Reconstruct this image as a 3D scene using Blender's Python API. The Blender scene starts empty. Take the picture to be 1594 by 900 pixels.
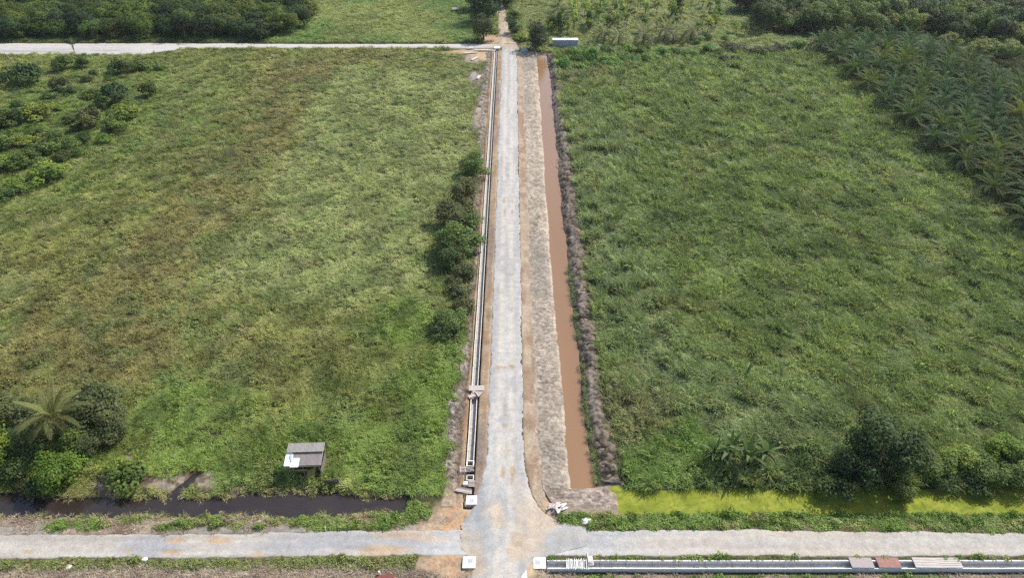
import bpy, math, random
import numpy as np
from mathutils import Vector, Matrix, Euler

# ------------------------------------------------------------------ camera, sky, sun, exposure
scn = bpy.context.scene
COL = scn.collection
F_PX, CX, CY = 1063.0, 797.0, 450.0
PITCH = math.atan(785.0 / F_PX)
CAM_H = 71.0
cam_d = bpy.data.cameras.new('camera')
cam = bpy.data.objects.new('camera', cam_d)
COL.objects.link(cam)
cam.location = (0, 0, CAM_H)
cam.rotation_euler = (math.pi / 2 - PITCH, 0, 0)
cam_d.sensor_width = 36.0
cam_d.lens = 36.0 * F_PX / 1594.0
cam_d.clip_start = 0.5
cam_d.clip_end = 6000
scn.camera = cam

SUN_AZ, SUN_EL = math.radians(50), math.radians(47)      # azimuth from +Y towards +X
world = bpy.data.worlds.new('World')
scn.world = world
world.use_nodes = True
wn = world.node_tree
bg = wn.nodes['Background']
sky = wn.nodes.new('ShaderNodeTexSky')
sky.sky_type = 'NISHITA'
sky.sun_disc = False
sky.sun_elevation = SUN_EL
sky.sun_rotation = SUN_AZ
sky.air_density = 1.2
sky.dust_density = 2.0
wn.links.new(sky.outputs['Color'], bg.inputs['Color'])
bg.inputs['Strength'].default_value = 0.135
sd = bpy.data.lights.new('sun', 'SUN')
sd.energy = 4.0
sd.angle = math.radians(0.53)
sd.color = (1.0, 0.95, 0.87)
sun = bpy.data.objects.new('sun', sd)
COL.objects.link(sun)
SDIR = Vector((math.sin(SUN_AZ) * math.cos(SUN_EL), math.cos(SUN_AZ) * math.cos(SUN_EL), math.sin(SUN_EL)))
sun.rotation_euler = SDIR.to_track_quat('Z', 'Y').to_euler()
sun.location = SDIR * 200
vs = scn.view_settings
vs.view_transform = 'Standard'
vs.look = 'None'
vs.exposure = 0.75
vs.gamma = 1.0
scn.cycles.use_denoising = False
scn.cycles.sample_clamp_indirect = 3.0
scn.cycles.max_bounces = 3
scn.cycles.diffuse_bounces = 2
scn.cycles.glossy_bounces = 2
scn.cycles.transmission_bounces = 3
scn.cycles.transparent_max_bounces = 4

# ------------------------------------------------------------------ helpers
R = np.random.RandomState(7)
random.seed(7)


def G(px, py, z=0.0):
    """where the sight line through a photograph pixel meets the level z"""
    d = (px - CX) / F_PX
    v = (CY - py) / F_PX
    t = (CAM_H - z) / (math.sin(PITCH) - v * math.cos(PITCH))
    return d * t, (math.cos(PITCH) + v * math.sin(PITCH)) * t


def hash2(ix, iy, seed):
    h = (ix.astype(np.int64) * 374761393 + iy.astype(np.int64) * 668265263 + seed * 974634777) & 0x7fffffff
    h = ((h ^ (h >> 13)) * 1274126177) & 0x7fffffff
    h = ((h ^ (h >> 16)) * 2246822519) & 0x7fffffff
    return ((h ^ (h >> 15)) & 0xffff) / 65535.0


def vn(x, y, seed=0):
    x = np.asarray(x, float); y = np.asarray(y, float)
    ix = np.floor(x); iy = np.floor(y)
    fx = x - ix; fy = y - iy
    fx = fx * fx * (3 - 2 * fx); fy = fy * fy * (3 - 2 * fy)
    a = hash2(ix, iy, seed); b = hash2(ix + 1, iy, seed)
    c = hash2(ix, iy + 1, seed); d = hash2(ix + 1, iy + 1, seed)
    return (a * (1 - fx) + b * fx) * (1 - fy) + (c * (1 - fx) + d * fx) * fy


def fbm(x, y, seed=0, o=4):
    s = 0; a = 0.5; t = 0
    for i in range(o):
        s = s + a * vn(x, y, seed + i * 17)
        t += a; a *= 0.5
        x = np.asarray(x) * 2.03 + 11.3; y = np.asarray(y) * 2.03 - 7.1
    return s / t


def sm(a, b, x):
    t = np.clip((np.asarray(x, float) - a) / (b - a), 0, 1)
    return t * t * (3 - 2 * t)


def mixc(c1, c2, t):
    t = np.asarray(t)[..., None]
    return np.asarray(c1) * (1 - t) + np.asarray(c2) * t


def fast_mesh(name, verts, faces, cols=None):
    """verts Nx3, faces Mx3 or Mx4"""
    verts = np.asarray(verts, np.float32); faces = np.asarray(faces, np.int32)
    me = bpy.data.meshes.new(name)
    me.vertices.add(len(verts))
    me.vertices.foreach_set('co', verts.ravel())
    k = faces.shape[1]
    me.loops.add(faces.size)
    me.loops.foreach_set('vertex_index', faces.ravel())
    me.polygons.add(len(faces))
    me.polygons.foreach_set('loop_start', np.arange(0, faces.size, k, dtype=np.int32))
    me.update(calc_edges=True)
    if cols is not None:
        ca = me.color_attributes.new('col', 'FLOAT_COLOR', 'POINT')
        c = np.ones((len(verts), 4), np.float32)
        c[:, :3] = cols
        ca.data.foreach_set('color', c.ravel())
    me.validate()
    return me


def link(name, me, mat=None, parent=None, loc=(0, 0, 0), rot=(0, 0, 0), scale=(1, 1, 1)):
    o = bpy.data.objects.new(name, me)
    COL.objects.link(o)
    if mat is not None and me is not None and not len(me.materials):
        me.materials.append(mat)
    o.location = loc; o.rotation_euler = rot; o.scale = scale
    if parent is not None:
        o.parent = parent
    return o


def empty(name, loc=(0, 0, 0), rz=0.0, scale=(1, 1, 1)):
    o = bpy.data.objects.new(name, None)
    COL.objects.link(o)
    o.location = loc; o.rotation_euler = (0, 0, rz); o.scale = scale
    o.empty_display_size = 0.3
    return o


def tag(o, label=None, cat=None, group=None, kind=None):
    if label: o['label'] = label
    if cat: o['category'] = cat
    if group: o['group'] = group
    if kind: o['kind'] = kind
    return o


class MB:
    """collects boxes, prisms and tubes into one mesh"""
    def __init__(s): s.v = []; s.f = []
    def add(s, vs, fs):
        n = len(s.v); s.v += [tuple(v) for v in vs]; s.f += [tuple(i + n for i in f) for f in fs]
    def box(s, x0, x1, y0, y1, z0, z1, M=None, ch=0.0):
        if ch > 0:
            c = ch
            vs = [(x0 + c, y0 + c, z1), (x1 - c, y0 + c, z1), (x1 - c, y1 - c, z1), (x0 + c, y1 - c, z1),
                  (x0, y0, z1 - c), (x1, y0, z1 - c), (x1, y1, z1 - c), (x0, y1, z1 - c),
                  (x0, y0, z0), (x1, y0, z0), (x1, y1, z0), (x0, y1, z0)]
            fs = [(0, 1, 2, 3), (11, 10, 9, 8)]
            for a in (0, 4):
                for i in range(4):
                    j = (i + 1) % 4
                    fs.append((a + i + 4, a + j + 4, a + j, a + i))
        else:
            vs = [(x0, y0, z0), (x1, y0, z0), (x1, y1, z0), (x0, y1, z0), (x0, y0, z1), (x1, y0, z1), (x1, y1, z1), (x0, y1, z1)]
            fs = [(3, 2, 1, 0), (4, 5, 6, 7), (0, 1, 5, 4), (1, 2, 6, 5), (2, 3, 7, 6), (3, 0, 4, 7)]
        if M is not None: vs = [M @ Vector(v) for v in vs]
        s.add(vs, fs); return s
    def tube(s, pts, rads, n=6, cap=True):
        pts = [Vector(p) for p in pts]; vs = []; fs = []
        for i, p in enumerate(pts):
            t = (pts[min(i + 1, len(pts) - 1)] - pts[max(i - 1, 0)]).normalized()
            a = t.orthogonal().normalized() if abs(t.z) < .9 else t.cross(Vector((0, 1, 0))).normalized()
            b = t.cross(a)
            for k in range(n):
                an = 2 * math.pi * k / n
                vs.append(p + (a * math.cos(an) + b * math.sin(an)) * rads[i])
        for i in range(len(pts) - 1):
            for k in range(n):
                j = (k + 1) % n
                fs.append((i * n + k, i * n + j, i * n + n + j, i * n + n + k))
        if cap: fs.append(tuple(range((len(pts) - 1) * n, len(pts) * n)))
        s.add(vs, fs); return s
    def mesh(s, name):
        me = bpy.data.meshes.new(name); me.from_pydata(s.v, [], s.f); me.update(); return me
    def build(s, name, mat, parent=None, loc=(0, 0, 0), rot=(0, 0, 0)):
        return link(name, s.mesh(name), mat, parent, loc, rot)


# ------------------------------------------------------------------ materials
def newmat(name):
    m = bpy.data.materials.new(name); m.use_nodes = True
    nt = m.node_tree
    return m, nt, nt.nodes['Principled BSDF'], nt.links


def N(nt, t, **kw):
    n = nt.nodes.new(t)
    for k, v in kw.items(): setattr(n, k, v)
    return n


def mulmix(nt, a, b, fac=1.0, mode='MULTIPLY'):
    n = N(nt, 'ShaderNodeMix', data_type='RGBA', blend_type=mode)
    n.inputs[0].default_value = fac
    nt.links.new(a, n.inputs[6])
    if isinstance(b, tuple): n.inputs[7].default_value = b
    else: nt.links.new(b, n.inputs[7])
    return n.outputs[2]


def noise_ramp(nt, scale, lo, hi, detail=4, rough=.6, p0=.3, p1=.7, coord=None, vscale=None):
    geo = N(nt, 'ShaderNodeNewGeometry') if coord is None else None
    src = geo.outputs['Position'] if coord is None else coord
    if vscale:
        mp = N(nt, 'ShaderNodeMapping'); mp.inputs['Scale'].default_value = vscale
        nt.links.new(src, mp.inputs['Vector']); src = mp.outputs[0]
    nz = N(nt, 'ShaderNodeTexNoise'); nz.inputs['Scale'].default_value = scale
    nz.inputs['Detail'].default_value = detail; nz.inputs['Roughness'].default_value = rough
    nt.links.new(src, nz.inputs['Vector'])
    rp = N(nt, 'ShaderNodeValToRGB')
    rp.color_ramp.elements[0].position = p0; rp.color_ramp.elements[1].position = p1
    rp.color_ramp.elements[0].color = (*lo, 1) if len(lo) == 3 else lo
    rp.color_ramp.elements[1].color = (*hi, 1) if len(hi) == 3 else hi
    nt.links.new(nz.outputs['Fac'], rp.inputs[0])
    return rp.outputs[0], nz.outputs['Fac']


def earth_mat(name, fine=9.0, amt=.45, bump=.5, bdist=.06, rough=.95, spec=.15):
    """surface whose own colours sit in the mesh attribute; grain and relief on top"""
    m, nt, bs, L = newmat(name)
    at = N(nt, 'ShaderNodeAttribute', attribute_name='col')
    c1, f1 = noise_ramp(nt, fine, (1 - amt,) * 3, (1 + amt * .6,) * 3, 5, .7)
    c2, f2 = noise_ramp(nt, fine * .17, (1 - .5 * amt,) * 3, (1 + .3 * amt,) * 3, 3)
    c = mulmix(nt, mulmix(nt, at.outputs['Color'], c1), c2)
    L.new(c, bs.inputs['Base Color'])
    bs.inputs['Roughness'].default_value = rough
    bs.inputs['Specular IOR Level'].default_value = spec
    bp = N(nt, 'ShaderNodeBump'); bp.inputs['Strength'].default_value = bump; bp.inputs['Distance'].default_value = bdist
    L.new(f1, bp.inputs['Height']); L.new(bp.outputs[0], bs.inputs['Normal'])
    return m


def leaf_mat(name, mode, trans=.3, rough=.55, spec=.3):
    """mode 'tree': object colour x mesh attribute; mode 'grass': colour carried by each tuft x mesh attribute"""
    m, nt, bs, L = newmat(name)
    at = N(nt, 'ShaderNodeAttribute', attribute_name='col')
    if mode == 'grass':
        tn = N(nt, 'ShaderNodeAttribute', attribute_type='INSTANCER', attribute_name='tint')
        base = tn.outputs['Color']
    else:
        oi = N(nt, 'ShaderNodeObjectInfo')
        base = oi.outputs['Color']
    c = mulmix(nt, base, at.outputs['Color'])
    L.new(c, bs.inputs['Base Color'])
    bs.inputs['Roughness'].default_value = rough
    bs.inputs['Specular IOR Level'].default_value = spec
    tr = N(nt, 'ShaderNodeBsdfTranslucent')
    tc = mulmix(nt, c, (1.08, 1.15, .72, 1))
    L.new(tc, tr.inputs['Color'])
    mx = N(nt, 'ShaderNodeMixShader'); mx.inputs[0].default_value = trans
    L.new(bs.outputs[0], mx.inputs[1]); L.new(tr.outputs[0], mx.inputs[2])
    L.new(mx.outputs[0], nt.nodes['Material Output'].inputs['Surface'])
    return m


def plain_mat(name, c, c2=None, scale=3.0, rough=.8, spec=.3, bump=.2, bdist=.02, vscale=None, p0=.3, p1=.7):
    m, nt, bs, L = newmat(name)
    if c2 is None: c2 = tuple(x * .7 for x in c)
    cc, f = noise_ramp(nt, scale, c2, c, 5, .65, p0, p1, vscale=vscale)
    L.new(cc, bs.inputs['Base Color'])
    bs.inputs['Roughness'].default_value = rough
    bs.inputs['Specular IOR Level'].default_value = spec
    bp = N(nt, 'ShaderNodeBump'); bp.inputs['Strength'].default_value = bump; bp.inputs['Distance'].default_value = bdist
    L.new(f, bp.inputs['Height']); L.new(bp.outputs[0], bs.inputs['Normal'])
    return m


def water_mat(name, c, c2, rough, scale=.35, bump=.05, vscale=None, bscale=3.0, spec=.5):
    m, nt, bs, L = newmat(name)
    cc, f = noise_ramp(nt, scale, c2, c, 4, .6, vscale=vscale)
    L.new(cc, bs.inputs['Base Color'])
    bs.inputs['Roughness'].default_value = rough
    bs.inputs['Specular IOR Level'].default_value = spec
    _, f2 = noise_ramp(nt, bscale, (0, 0, 0), (1, 1, 1), 3)
    bp = N(nt, 'ShaderNodeBump'); bp.inputs['Strength'].default_value = bump; bp.inputs['Distance'].default_value = .05
    L.new(f2, bp.inputs['Height']); L.new(bp.outputs[0], bs.inputs['Normal'])
    return m


M_ground = earth_mat('soil', 2.2, .4, .6, .12)
M_gravel = earth_mat('gravel', 6.0, .30, .5, .04)
M_mud = earth_mat('mud', 3.2, .42, .7, .12)
M_dirt = earth_mat('dirt', 4.5, .38, .6, .08)
M_tree = leaf_mat('tree_leaves', 'tree', .30, .6, .15)
M_palm = leaf_mat('palm_leaflets', 'tree', .30, .6, .08)
M_grass = leaf_mat('grass_blades', 'grass', .40, .6, .2)
M_bark = plain_mat('bark', (.20, .16, .12), (.09, .075, .06), 2.5, .95, .1, .6, .05, (1, 1, .3))
M_conc = plain_mat('pale_concrete', (.52, .50, .46), (.32, .295, .265), 2.2, .9, .2, .25, .01, p0=.18, p1=.62)
M_concin = plain_mat('stained_concrete', (.42, .40, .375), (.25, .23, .205), 1.6, .9, .2, .3, .02)
M_concl = plain_mat('grey_concrete', (.60, .585, .56), (.42, .40, .375), 1.8, .9, .2, .3, .02)
M_white = plain_mat('limewashed_concrete', (.66, .65, .62), (.47, .45, .42), 2.4, .85, .25, .15, .01, p0=.12, p1=.55)
M_steel = plain_mat('galvanised_lid', (.36, .38, .40), (.26, .27, .28), 6, .5, .5, .1, .005)
M_slab = plain_mat('weathered_board', (.36, .315, .30), (.22, .185, .175), 3.0, .9, .2, .3, .015, (1, 5, 1))
M_slab2 = plain_mat('red_brown_board', (.31, .165, .14), (.19, .105, .09), 3.0, .9, .2, .3, .015)
M_ply = plain_mat('pale_plywood', (.47, .42, .385), (.31, .27, .24), 2.0, .9, .2, .2, .01, (.6, 6, 1))
M_wood = plain_mat('grey_timber', (.22, .18, .15), (.10, .085, .07), 4, .9, .2, .4, .02, (6, 6, .6))
M_rod = plain_mat('white_rod', (.80, .79, .76), (.64, .62, .58), 5, .6, .3, .1, .005)
M_canal = water_mat('muddy_water', (.205, .118, .062), (.180, .102, .054), .14, .10, .04, (1, .15, 1), 3.0, .32)
M_ditch = water_mat('dark_ditch_water', (.020, .015, .013), (.030, .022, .017), .07, .3, .03, None, 2.0)


# ------------------------------------------------------------------ lie of the land
def canal_l(y): return 7.30 + .7 * sm(110, 215, y) + .30 * (vn(y * .13, 0 * y, 5) - .5) + .14 * (vn(y * .7, 0 * y, 6) - .5)
def canal_r(y): return 10.30 + 1.3 * sm(90, 225, y) + .45 * (vn(y * .16, 0 * y + 3, 8) - .5) + .22 * (vn(y * .6, 0 * y, 9) - .5)
def ditch_s(x): return 50.15 + .9 * (fbm(x * .11, 0 * x, 21) - .5) + .5 * (vn(x * .5, 0 * x, 22) - .5) + .35 * sm(-22, -14, x)
def ditch_n(x): return 53.25 + 1.8 * (fbm(x * .10, 0 * x, 31) - .5) + .9 * (vn(x * .45, 0 * x, 33) - .5)
def algae_s(x): return 50.25 + .5 * (fbm(x * .12, 0 * x, 41) - .5) + .25 * (vn(x * .7, 0 * x, 43) - .5)
def algae_n(x): return 54.0 + .7 * (fbm(x * .11, 0 * x, 45) - .5)
def field_l(y): return -8.9 + 1.3 * sm(62, 90, y) - 1.2 * sm(120, 200, y) + 1.3 * (vn(y * .12, 0 * y, 51) - .5) + .9 * (vn(y * .6, 0 * y, 52) - .5)
def field_r(y): return 14.1 + .9 * (vn(y * .10, 0 * y, 55) - .5) + .6 * (vn(y * .5, 0 * y, 56) - .5)
def road_l(y): return -3.42 + .22 * (vn(y * .35, 0 * y, 61) - .5) + .30 * (vn(y * 1.6, 0 * y, 62) - .5) + .2 * (vn(y * 4, 0 * y, 60) - .5)
def road_r(y): return 1.62 + .25 * (vn(y * .30, 0 * y, 63) - .5) + .30 * (vn(y * 1.5, 0 * y, 64) - .5) + .2 * (vn(y * 4, 0 * y, 59) - .5)
def cross_s(x): return 44.45 - .25 * sm(-10, -40, x) + .25 * (vn(x * .3, 0 * x, 65) - .5) + .15 * (vn(x * 1.4, 0 * x, 66) - .5)
def cross_n(x): return 48.1 - .75 * sm(-8, -45, x) - .35 * sm(25, 60, x) + .35 * (vn(x * .25, 0 * x, 67) - .5) + .2 * (vn(x * 1.3, 0 * x, 68) - .5)


def pit(cd, level, bank, slope=1.0, deep=-1.3):
    return np.where(cd > 0, np.maximum(level - cd * slope, deep), np.where(cd > -bank, level * (1 + cd / bank), 0.0))


CAN_LV, DIT_LV, ALG_LV = -.50, -.42, -.22
INL = [G(268, 772), G(283, 757), G(296, 745), G(306, 734)]


def inlet_d(x, y):
    d = np.full(np.shape(x), 99.0)
    for (a, b), (c, e), w in zip(INL[:-1], INL[1:], (.95, .75, .5)):
        t = np.clip(((x - a) * (c - a) + (y - b) * (e - b)) / ((c - a) ** 2 + (e - b) ** 2), 0, 1)
        d = np.minimum(d, np.hypot(x - a - t * (c - a), y - b - t * (e - b)) - w)
    return -d


def Z(x, y):
    x = np.asarray(x, float); y = np.asarray(y, float)
    z = .10 * (fbm(x * .12, y * .12, 1) - .5)
    # raised road, its shoulders, the cross road
    z = z * (1 - sm(12, 6, np.abs(x)))
    z = z + .22 * sm(-5.0, -3.3, x) * (1 - sm(1.5, 3.3, x)) * sm(38, 42, y)
    z = z + .12 * sm(43.4, 44.6, y) * (1 - sm(47.6, 49.2, y)) * (1 - sm(-5, -3, x) * (1 - sm(1.5, 3.3, x)))
    cd = np.minimum(np.minimum(x - canal_l(y), canal_r(y) - x), np.minimum(y - 54.3, 226 - y))
    z = z + pit(cd, CAN_LV, 1.1)
    z = z + (.55 + .35 * (vn(y * .3, x * .3, 3) - .5)) * np.exp(-((x - canal_r(y) - 1.9) / .95) ** 2) * sm(55, 57, y) * (1 - sm(222, 227, y))
    cd = np.minimum(np.minimum(y - ditch_s(x), ditch_n(x) - y), -13.2 - x)
    cd = np.maximum(cd, np.where(y > 51.5, inlet_d(x, y), -9))
    z = z + pit(cd, DIT_LV, .75, .8)
    cd = np.minimum(np.minimum(y - algae_s(x), algae_n(x) - y), x - 12.9)
    z = z + pit(cd, ALG_LV, .8, .8)
    # trenches that hold the concrete drains; lower ground south of the southern one
    tr = sm(-6.12, -6.0, x) * (1 - sm(-4.85, -4.73, x)) * sm(50.9, 51.3, y) * (1 - sm(229.3, 229.8, y))
    z = z - 1.15 * tr
    z = z - .55 * sm(3.4, 4.4, x) * (1 - sm(42.78, 42.98, y))
    z = z - .8 * sm(3.6, 3.9, x) * sm(42.78, 42.98, y) * (1 - sm(44.0, 44.2, y))
    return z


def blob(x, y, px, py, rx, ry, w=.5, seed=70):
    gx, gy = G(px, py)
    d = np.hypot((x - gx) / rx, (y - gy) / ry)
    return np.clip(1.6 - d - w * 2 * (fbm(x * .35 + px, y * .35, seed) - .5), 0, 1)


def orange_mask(x, y):
    m = 0 * x
    for a in ((705, 795, 2.2, 1.6), (722, 800, 1.2, 3), (705, 868, 2.4, 1.1), (665, 878, 1.6, .7), (702, 890, 1.6, 1.0), (817, 882, 1.6, 2.2),
              (850, 795, 1.6, 1.3), (838, 770, 1.0, 3.0), (690, 822, 3.0, .9), (640, 835, 3, .5), (815, 880, 2.2, 1.4),
              (750, 85, 4.5, 7), (772, 60, 5, 6), (725, 80, 6, 3)):
        m = np.maximum(m, blob(x, y, *a))
    return m


def mudpatch(x, y):
    m = 0 * x
    for a in ((245, 752, 2.0, 1.1), (300, 748, 2.4, 1.3), (320, 755, 1.2, .8), (175, 752, 2.0, 1.6), (190, 725, 1.0, 2.0), (275, 752, 3, 1.1), (375, 768, 2.0, .7), (425, 770, 1.0, .6),
              (740, 120, 2.5, 5), (748, 180, 2.0, 12), (735, 92, 3, 4)):
        m = np.maximum(m, blob(x, y, *a))
    return m


def verge_bare(x, y):
    """1 where the strips beside the near cross road are trodden, bare or straw, 0 where grass grows"""
    n = fbm(x * .22, y * .5, 77)
    north_l = (y > 47.0) & (y < 51) & (x < -6)
    b = np.where(north_l, sm(.40, .56, n + .10 * sm(-45, -60, x) - .12 * sm(-30, -15, x) + .22 * sm(48.7, 47.6, y)), 0)
    south_l = (y < 44.3) & (x < -4)
    b = np.where(south_l, sm(43.3, 42.7, y + .8 * (n - .5)), b)
    south_r = (y < 42.8) & (x > 3)
    b = np.where(south_r, sm(.42, .6, fbm(x * .3, y * .8, 79)), b)
    return b


def spoil_zone(x, y):
    """mud dug out beside the drain and the canal"""
    a = (x > field_l(y)) & (x < -3) & (y > 51.5) & (y < 230)
    b = (x > 1.5) & (x < field_r(y)) & (y > 50.2) & (y < 227)
    return (a | b)


def road_zone(x, y, g=0.0):
    a = (x > road_l(y) - g) & (x < road_r(y) + g) & (y < 239)
    b = (y > cross_s(x) - g) & (y < cross_n(x) + g)
    fl = np.interp(y, [43, 45, 46, 48, 50, 53, 56, 59], [-4.6, -6.4, -8, -8, -5.6, -4.4, -3.7, -3.4])
    fr = np.interp(y, [42, 43.5, 44.5, 48.2, 49.2, 50.3, 52, 55, 60], [1.2, 1.7, 3.5, 9, 5.4, 4.0, 2.9, 2.0, 1.6])
    c = (x > fl - g) & (x < fr + g) & (y < 60)
    d = (y > 232.3 - g) & (y < 238.6 + g) & (x < 1)
    e = (y > 226 - g) & (y < 233) & (x < -112 - 3 * np.sin(y))
    t = np.interp(y, [236, 250, 290, 330], [-1.2, -2.6, -5, -8])
    f = (np.abs(x - t) < 2.0 + g) & (y > 236)
    return a | b | c | d | e | f


# colour of the bare ground under the plants
TAN = np.array((.31, .25, .185)); BROWN = np.array((.17, .12, .082)); GREYM = np.array((.27, .245, .21))
ORANGE = np.array((.47, .29, .17)); SAND = np.array((.44, .33, .22)); DARKSOIL = np.array((.045, .046, .02))


def ground_col(x, y):
    n = fbm(x * .25, y * .25, 81)
    c = mixc(DARKSOIL, DARKSOIL * 1.5, n)
    vb = verge_bare(x, y)
    near = (y < 51.5)
    nc = mixc(mixc(TAN, BROWN, sm(.35, .65, fbm(x * .5, y * .9, 83))), GREYM, sm(.5, .7, fbm(x * .18, y * .5, 84)))
    c = np.where(near[..., None], mixc(c * 1.4, nc, np.clip(.25 + vb, 0, 1)), c)
    sp = spoil_zone(x, y)
    c = np.where(sp[..., None], mixc(SAND * .8, GREYM * .8, n), c)
    c = mixc(c, mixc(mixc(GREYM * 1.1, TAN, sm(.4, .6, n)), BROWN * .7, sm(.45, .65, fbm(x * 1.4, y * 1.6, 87))), mudpatch(x, y))
    c = mixc(c, mixc(ORANGE, SAND, sm(.25, .6, fbm(x * .9, y * .9, 86))), orange_mask(x, y))
    # bank faces just above the ditch water
    cd = np.minimum(y - ditch_s(x), ditch_n(x) - y)
    bank = (cd > -.8) & (cd < .3) & (x < -13)
    c = np.where(bank[..., None], mixc(c, BROWN * .8, .6 + 0 * x), c)
    return c


def axis(parts):
    out = []
    for a, b, s in parts:
        out.append(np.arange(a, b, s))
    out.append([parts[-1][1]])
    return np.concatenate(out)


gx = axis([(-2500, -400, 300), (-400, -230, 17), (-230, -70, 4), (-70, -52, .8), (-52, -34, .26), (-34, -10, .6), (-10, 16, .26), (16, 70, .8), (70, 230, 4), (230, 400, 17), (400, 2500, 300)])
gy = axis([(-300, 20, 40), (20, 38, 3), (38, 56, .26), (56, 100, .8), (100, 240, 1.6), (240, 330, 5), (330, 500, 17), (500, 3200, 300)])
X, Y = np.meshgrid(gx, gy)


def grid_faces(ny, nx):
    i = np.arange(ny * nx).reshape(ny, nx)
    return np.stack([i[:-1, :-1], i[:-1, 1:], i[1:, 1:], i[1:, :-1]], -1).reshape(-1, 4)


sink = np.where(road_zone(X, Y, -.35) | (spoil_zone(X, Y) & (Y > 52)), .16, 0.0)
zz = Z(X, Y) - sink + np.where((Y < 51) & ~road_zone(X, Y, .2), .16 * (fbm(X * .8, Y * .8, 90) - .4), 0)
zz = zz + mudpatch(X, Y) * (.50 * fbm(X * .9, Y * 1.1, 91) - .1 + .25 * (vn(X * 2.6, Y * 2.6, 92) - .5))
ground = link('ground', fast_mesh('ground', np.stack([X, Y, zz], -1).reshape(-1, 3), grid_faces(*X.shape), ground_col(X, Y).reshape(-1, 3) * .78), M_ground)
tag(ground, kind='structure')


def sheet(name, X, Y, relief, cols, mat, lift=.02, edge=.10, sides='lr'):
    """a surface that follows the land, its own relief on top, its edges tucked into the ground"""
    z = Z(X, Y) + lift + relief
    if 'l' in sides: z[:, 0] -= edge if np.isscalar(edge) else edge[:, 0]
    if 'r' in sides: z[:, -1] -= edge if np.isscalar(edge) else edge[:, 0]
    if 'b' in sides: z[0, :] -= edge
    if 't' in sides: z[-1, :] -= edge
    o = link(name, fast_mesh(name, np.stack([X, Y, z], -1).reshape(-1, 3), grid_faces(*X.shape), np.clip(cols * .68, 0, 1).reshape(-1, 3)), mat)
    o.data.polygons.foreach_set('use_smooth', np.ones(len(o.data.polygons), bool))
    tag(o, kind='structure')
    return o


def ystrip(ys, l, r, n):
    t = np.linspace(0, 1, n)[None, :]
    Xs = l[:, None] * (1 - t) + r[:, None] * t
    return Xs, np.repeat(ys[:, None], n, 1)


YS = axis([(50.6, 100, .16), (100, 160, .32), (160, 229, .6)])

# ---- main gravel road
ys = axis([(38, 70, .16), (70, 120, .3), (120, 239, .6)])
fl = np.interp(ys, [38, 43, 44.3, 45, 46, 48.4, 48.9, 50, 53, 56, 59, 230, 236, 239], [-4.6, -4.6, -5.0, -5.5, -5.9, -6.1, -6.0, -5.4, -4.4, -3.8, -3.42, -3.42, -4.0, -5.2])
fr = np.interp(ys, [38, 42, 43.5, 44.4, 46, 48.0, 48.7, 49.4, 50.3, 52, 55, 60, 225, 232, 239], [1.0, 1.2, 1.9, 3.6, 9, 9.6, 7.6, 5.6, 4.2, 3.0, 2.1, 1.62, 1.62, 2.6, 1.2])
Xs, Ys = ystrip(ys, fl + (road_l(ys) + 3.42), fr + (road_r(ys) - 1.62), 34)
n1 = fbm(Xs * .9, Ys * .12, 101); n2 = fbm(Xs * .6, Ys * .6, 102)
rc = mixc((.44, .437, .435), (.56, .55, .53), sm(.3, .7, n1))
u = Xs + .9
trk = np.exp(-((np.abs(u) - .85) / .42) ** 2)
rc = mixc(rc, (.66, .605, .53), .75 * trk * sm(.15, .5, n2))
rc = mixc(rc, (.40, .41, .425), .55 * sm(1.7, 2.6, np.abs(u)) * sm(.35, .6, n2 + .1))
jn = (1 - sm(50, 57, Ys))
rc = mixc(rc, (.60, .48, .35), jn * .7 * sm(.42, .62, fbm(Xs * .45, Ys * .22, 104)))
rc = mixc(rc, (.43, .44, .455), jn * .5 * sm(.5, .65, fbm(Xs * .35, Ys * .3, 107)))
for (px, py, rx, ry, s) in ((784, 313, .35, 1.0, .8), (797, 315, .3, .8, .6), (786, 332, .25, 1.2, .8), (797, 332, .25, 1.0, .7), (775, 574, .55, .45, .9), (785, 575, .4, .4, .7),
                            (797, 573, .3, .5, .9), (783, 738, .3, .9, .8), (798, 735, .3, .9, .8), (797, 750, .2, .7, .7), (786, 665, .35, .5, .6), (795, 672, .3, .5, .35),
                            (800, 838, .5, .6, .6), (805, 850, .6, .4, .6), (712, 838, .4, 1.2, .7), (788, 705, .3, 1.2, .4), (786, 640, .3, .6, .3)):
    a, b = G(px, py)
    d = np.hypot((Xs - a) / rx, (Ys - b) / ry)
    rc = mixc(rc, (.43, .30, .15), np.clip(s * 1.15 * (1.5 - d - 1.0 * (fbm(Xs * 2, Ys * 2, 105) - .35)), 0, s * .75))
far = sm(226, 236, Ys)
rc = mixc(rc, (.46, .36, .27), far * .8)
cur = np.hypot(Xs - 6.5, Ys - 53.5)
rc = mixc(rc, (.56, .50, .43), .6 * jn * (np.exp(-((cur - 6.6) / .35) ** 2) + np.exp(-((cur - 8.4) / .4) ** 2)) * sm(.3, .6, fbm(Xs * .8, Ys * .8, 108)) * (Ys < 52))
rel = .03 * (fbm(Xs * 2.4, Ys * 2.4, 106) - .5) - .02 * trk
sheet('gravel_road', Xs, Ys, rel, rc * np.array((.93, .915, .89)), M_gravel, .034, np.where((Ys > 43.8) & (Ys < 48.9), .016, .16))

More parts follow.
